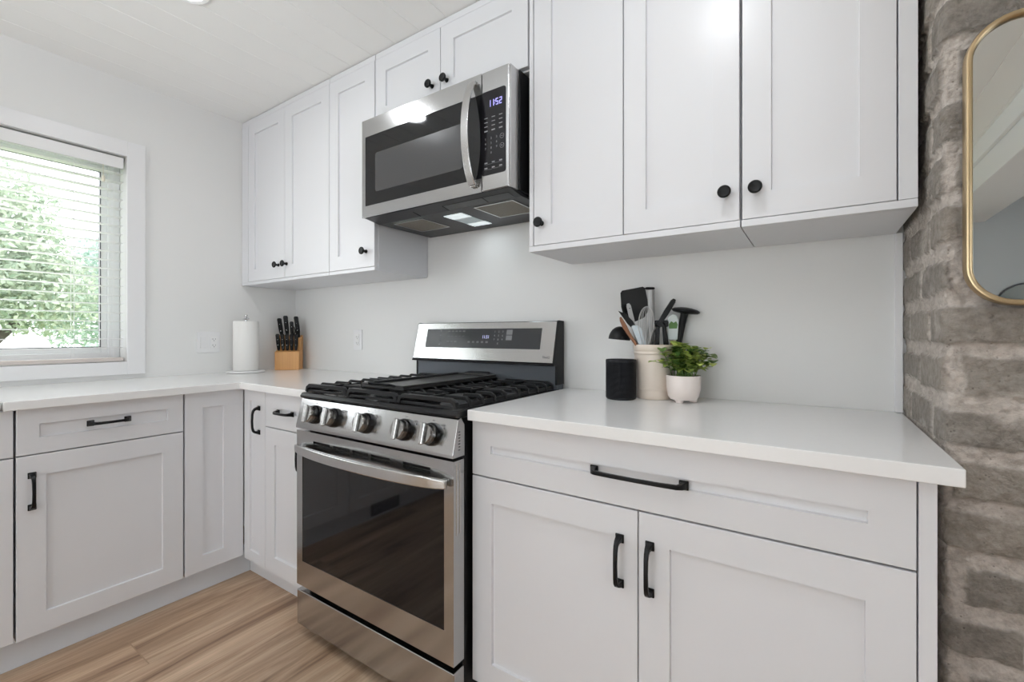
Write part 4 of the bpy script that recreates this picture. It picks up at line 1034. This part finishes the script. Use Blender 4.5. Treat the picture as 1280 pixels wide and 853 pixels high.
# potted herb
pp = thing('potted_herb', 'small leafy green plant in a blush ceramic footed pot', 'potted plant', (2.447, -0.1365, ZCt))
B = MB(); B.lathe([(0.032, 0.008), (0.040, 0.009), (0.0475, 0.020), (0.0520, 0.045), (0.0530, 0.084), (0.0522, 0.086), (0.0500, 0.086), (0.0492, 0.082), (0.0480, 0.070), (0.001, 0.070)], seg=56)
for k in range(3):
    a = k * 2 * PI / 3 + 0.35; B.lathe([(0.010, 0), (0.012, 0.004), (0.013, 0.013)], (0.030 * math.cos(a), 0.030 * math.sin(a), 0), 14)
B.build('pot', M_PINKC, pp, smooth=40)
B = MB(); B.lathe([(0.0478, 0.0705), (0.0478, 0.077), (0.03, 0.080), (0.001, 0.081)], seg=40); B.build('soil', M_SOIL, pp, smooth=40)
R = random.Random(12)
def leaf(V, F, T, base, d, nrm, L, w_, tone):
    d = d.normalized(); s_ = d.cross(nrm).normalized(); n_ = s_.cross(d).normalized()
    prof = [(0, 0.05), (0.18, 0.6), (0.42, 1.0), (0.68, 0.82), (0.88, 0.38), (1.0, 0.02)]
    i0 = len(V)
    for t_, ww in prof:
        c = base + d * L * t_ - n_ * (t_ ** 2) * L * 0.28
        for q in (-1, 0, 1): V.append(c + s_ * w_ * ww * q + n_ * abs(q) * w_ * 0.32 * ww); T.append(tone)
    for i in range(len(prof) - 1):
        for q in range(2): F.append((i0 + i * 3 + q, i0 + i * 3 + q + 1, i0 + i * 3 + q + 4, i0 + i * 3 + q + 3))
V, F, T = [], [], []; SB = MB()
stems = 44
for k in range(stems):
    a = R.uniform(0, 2 * PI); rr = R.uniform(0.0, 0.036)
    b0 = Vector((rr * math.cos(a), rr * math.sin(a), 0.079))
    out = R.uniform(0.02, 0.082); 
    if k in (0, 1, 2): a = YAW + R.uniform(-0.3, 0.3); out = 0.088   # sprays to the right
    if k in (3,): a = YAW + PI + 0.1; out = 0.092
    if math.cos(a) * -0.92 + math.sin(a) * 0.39 > 0.62: out *= 0.35
    hgt = R.uniform(0.045, 0.108) * (1 - 0.30 * (out / 0.09) ** 2)
    tip = Vector((out * math.cos(a), out * math.sin(a), 0.082 + hgt))
    mid = b0.lerp(tip, 0.55) + Vector((0, 0, 0.012))
    SB.tube([b0, mid, tip], [0.0014, 0.0011, 0.0008], 5)
    nl = 9
    for j in range(nl):
        s_ = 0.28 + 0.72 * j / (nl - 1)
        p = b0.lerp(mid, s_ / 0.55) if s_ < 0.55 else mid.lerp(tip, (s_ - 0.55) / 0.45)
        aa = a + j * 2.2 + R.uniform(-0.5, 0.5)
        d = Vector((math.cos(aa), math.sin(aa), R.uniform(-0.05, 1.1)))
        tone = min(1, max(0, R.gauss(0.38, 0.32)))
        leaf(V, F, T, p, d, Vector((0, 0, 1)), R.uniform(0.022, 0.036), R.uniform(0.0105, 0.0165), tone)
me = bpy.data.meshes.new('foliage'); me.from_pydata([tuple(v) for v in V], [], F)
at = me.attributes.new('tone', 'FLOAT', 'POINT'); at.data.foreach_set('value', T); me.materials.append(M_LEAF)
me.polygons.foreach_set('use_smooth', [True] * len(F))
fo = bpy.data.objects.new('foliage', me); C.objects.link(fo); fo.parent = pp
SB.build('stem', mat('green_stem', (0.12, 0.22, 0.05), 0.5), pp, smooth=60)

# ------------------------------------------------------------------ mirror on the brick
mr_ = thing('wall_mirror', 'tall rounded mirror in a thin brass frame hanging on the brick', 'mirror', (3.285, -0.488, 1.445))
def rr_path(hx, hz, r, seg=10):
    out = []
    for cx, cz, a0 in ((hx - r, hz - r, 0), (-hx + r, hz - r, 90), (-hx + r, -hz + r, 180), (hx - r, -hz + r, 270)):
        for k in range(seg + 1):
            a = math.radians(a0 + 90 * k / seg); out.append((cx + r * math.cos(a), cz + r * math.sin(a)))
    return out
MHX, MHZ, MR = 0.2575, 0.262, 0.072
pth = rr_path(MHX - 0.006, MHZ - 0.006, MR - 0.006)
B = MB(); B.poly([(x, 0.0, z) for x, z in rr_path(MHX - 0.012, MHZ - 0.012, MR - 0.012)], (0, 0.006, 0)); B.build('mirror_glass', M_MIRR, mr_)
# frame: rounded section sweep
B = MB(); n = len(pth); rings = []
for i in range(n):
    p = Vector((pth[i][0], 0, pth[i][1])); t_ = (Vector((pth[(i + 1) % n][0], 0, pth[(i + 1) % n][1])) - Vector((pth[i - 1][0], 0, pth[i - 1][1]))).normalized()
    o2 = Vector((t_.z, 0, -t_.x)); ring = []
    for a, b in ((-0.0050, 0.008), (-0.0050, -0.007), (-0.0035, -0.0095), (0.000, -0.0105), (0.0035, -0.0095), (0.0050, -0.006), (0.0052, 0.012), (0.0, 0.013)):
        ring.append(B.bm.verts.new(p + o2 * a + Vector((0, b, 0))))
    rings.append(ring)
for i in range(n):
    a, b = rings[i], rings[(i + 1) % n]
    for k in range(8): B.bm.faces.new((a[k], a[(k + 1) % 8], b[(k + 1) % 8], b[k]))
B.build('frame', M_GOLD, mr_, smooth=50)
MB().cyl((0, 0.008, 0.18), (0, 0.030, 0.18), 0.012).build('hanging_bracket', M_BLK, mr_)
# round mirror on the far wall, seen in reflection
rm = thing('round_mirror', 'small round grey-rimmed mirror on the far wall, seen reflected in the brass mirror', 'mirror', (4.27, RY + 0.001, 1.36))
Mr = Matrix.Rotation(-PI / 2, 3, 'X')
B = MB(); B.lathe([(0.19, 0.001), (0.20, 0.003), (0.20, 0.018), (0.188, 0.018), (0.188, 0.010)], seg=48, M=Mr, caps=(True, False)); B.build('rim', M_GREY, rm, smooth=40)
B = MB(); B.lathe([(0.187, 0.005), (0.187, 0.010)], seg=48, M=Mr); B.build('glass', M_MIRR, rm)

# ------------------------------------------------------------------ recessed ceiling lamps and toe-kick register
for i, (x, y) in enumerate(LAMPS):
    wh_ = ['above the corner counter', 'above the right counter', 'near the sink run', 'behind the camera', 'past the brick', 'in the far back corner'][i]
    t = thing('ceiling_downlight', 'round white recessed ceiling light ' + wh_, 'ceiling light', (x, y, ZC), 0, 'recessed ceiling lights')
    B = MB(); B.lathe([(0.068, -0.0005), (0.085, -0.001), (0.088, -0.004), (0.080, -0.009), (0.068, -0.006), (0.068, -0.0005)], seg=48, caps=(False, False)); B.build('trim_ring', M_WHITE, t, smooth=40)
    B = MB(); B.lathe([(0.067, -0.0008), (0.067, -0.004), (0.001, -0.0045)], seg=48); B.build('lens', M_LAMP, t, smooth=40)
vt = thing('floor_register', 'dark metal register in the left toe kick, seen in the oven glass', 'vent', (0.5487, -1.64, 0.055), HP)
B = MB(); B.box(-0.11, 0.11, -0.006, -0.001, -0.038, -0.032).box(-0.11, 0.11, -0.006, -0.001, 0.032, 0.038).box(-0.11, -0.104, -0.006, -0.001, -0.032, 0.032).box(0.104, 0.11, -0.006, -0.001, -0.032, 0.032)
B.build('frame', M_BLK, vt)
B = MB()
for k in range(16): B.box(-0.100 + k * 0.013, -0.095 + k * 0.013, -0.005, -0.001, -0.032, 0.032)
B.build('louvres', M_BLK, vt)

fl = thing('added_floor_lamp', 'white torchiere floor lamp added behind the camera to brighten the ceiling', 'floor lamp', (UPL[0], UPL[1], 0))  # unseen lamp body, made up to carry the ceiling fill
B = MB(); B.lathe([(0.14, 0.0005), (0.145, 0.008), (0.13, 0.02), (0.02, 0.028)], seg=40); B.build('base', M_WHITE, fl, smooth=40)
MB().cyl((0, 0, 0.027), (0, 0, 1.70), 0.012).build('pole', M_WHITE, fl, smooth=40)
B = MB(); B.lathe([(0.02, 1.70), (0.10, 1.72), (0.175, 1.78), (0.19, 1.82), (0.185, 1.82), (0.17, 1.785), (0.10, 1.73), (0.001, 1.712)], seg=48); B.build('lamp_shade', M_WHITE, fl, smooth=50)

# ------------------------------------------------------------------ garden outside the kitchen window
GZ = -0.7
struct(MB().box(-30, -0.16, -14, 18, GZ - 0.1, GZ).build('ground', mat('lawn', (0.22, 0.34, 0.12), 0.9, var=((0.34, 0.42, 0.2), 3))))
def crown(n, blobs, size, seed):
    r = np.random.RandomState(seed); V = []; T = []
    tot = sum(b[3] * b[4] * b[5] for b in blobs)
    for bx, by, bz, rx, ry, rz in blobs:
        m = int(n * rx * ry * rz / tot)
        d = r.normal(size=(m, 3)); d /= np.linalg.norm(d, axis=1)[:, None]
        rad = r.uniform(0.55, 1.05, m)[:, None]
        c = np.array([bx, by, bz]) + d * rad * np.array([rx, ry, rz])
        a = r.normal(size=(m, 3)); a /= np.linalg.norm(a, axis=1)[:, None]
        b = np.cross(a, r.normal(size=(m, 3))); b /= np.linalg.norm(b, axis=1)[:, None]
        s = r.uniform(0.6, 1.4, m)[:, None] * size
        V.append(np.stack([c - a * s, c + b * s * 0.5, c + a * s, c - b * s * 0.5], 1).reshape(-1, 3)); T.append(np.repeat(np.clip(r.normal(0.5, 0.3, m), 0, 1), 4))
    V = np.concatenate(V); T = np.concatenate(T); F = np.arange(len(V)).reshape(-1, 4)
    return V, F, T
def tree(name, label, loc, blobs, trunk, size, n, m, seed, cat='tree'):
    t = thing(name, label, cat, loc)
    V, F, T = crown(n, blobs, size, seed)
    me = bpy.data.meshes.new('leaves'); me.from_pydata(V.tolist(), [], F.tolist())
    a = me.attributes.new('tone', 'FLOAT', 'POINT'); a.data.foreach_set('value', T.astype(np.float32)); me.materials.append(m)
    o = bpy.data.objects.new('foliage', me); C.objects.link(o); o.parent = t
    B = MB()
    for p in trunk: B.tube(*p)
    B.build('trunk', mat('bark', (0.09, 0.075, 0.065), 0.9), t, smooth=60)
ML1 = leaf_mat('tree_leaf', (0.26, 0.34, 0.26), (0.66, 0.70, 0.58), 0.3)  # garden leaf colours paled to carry the overexposed outdoor light
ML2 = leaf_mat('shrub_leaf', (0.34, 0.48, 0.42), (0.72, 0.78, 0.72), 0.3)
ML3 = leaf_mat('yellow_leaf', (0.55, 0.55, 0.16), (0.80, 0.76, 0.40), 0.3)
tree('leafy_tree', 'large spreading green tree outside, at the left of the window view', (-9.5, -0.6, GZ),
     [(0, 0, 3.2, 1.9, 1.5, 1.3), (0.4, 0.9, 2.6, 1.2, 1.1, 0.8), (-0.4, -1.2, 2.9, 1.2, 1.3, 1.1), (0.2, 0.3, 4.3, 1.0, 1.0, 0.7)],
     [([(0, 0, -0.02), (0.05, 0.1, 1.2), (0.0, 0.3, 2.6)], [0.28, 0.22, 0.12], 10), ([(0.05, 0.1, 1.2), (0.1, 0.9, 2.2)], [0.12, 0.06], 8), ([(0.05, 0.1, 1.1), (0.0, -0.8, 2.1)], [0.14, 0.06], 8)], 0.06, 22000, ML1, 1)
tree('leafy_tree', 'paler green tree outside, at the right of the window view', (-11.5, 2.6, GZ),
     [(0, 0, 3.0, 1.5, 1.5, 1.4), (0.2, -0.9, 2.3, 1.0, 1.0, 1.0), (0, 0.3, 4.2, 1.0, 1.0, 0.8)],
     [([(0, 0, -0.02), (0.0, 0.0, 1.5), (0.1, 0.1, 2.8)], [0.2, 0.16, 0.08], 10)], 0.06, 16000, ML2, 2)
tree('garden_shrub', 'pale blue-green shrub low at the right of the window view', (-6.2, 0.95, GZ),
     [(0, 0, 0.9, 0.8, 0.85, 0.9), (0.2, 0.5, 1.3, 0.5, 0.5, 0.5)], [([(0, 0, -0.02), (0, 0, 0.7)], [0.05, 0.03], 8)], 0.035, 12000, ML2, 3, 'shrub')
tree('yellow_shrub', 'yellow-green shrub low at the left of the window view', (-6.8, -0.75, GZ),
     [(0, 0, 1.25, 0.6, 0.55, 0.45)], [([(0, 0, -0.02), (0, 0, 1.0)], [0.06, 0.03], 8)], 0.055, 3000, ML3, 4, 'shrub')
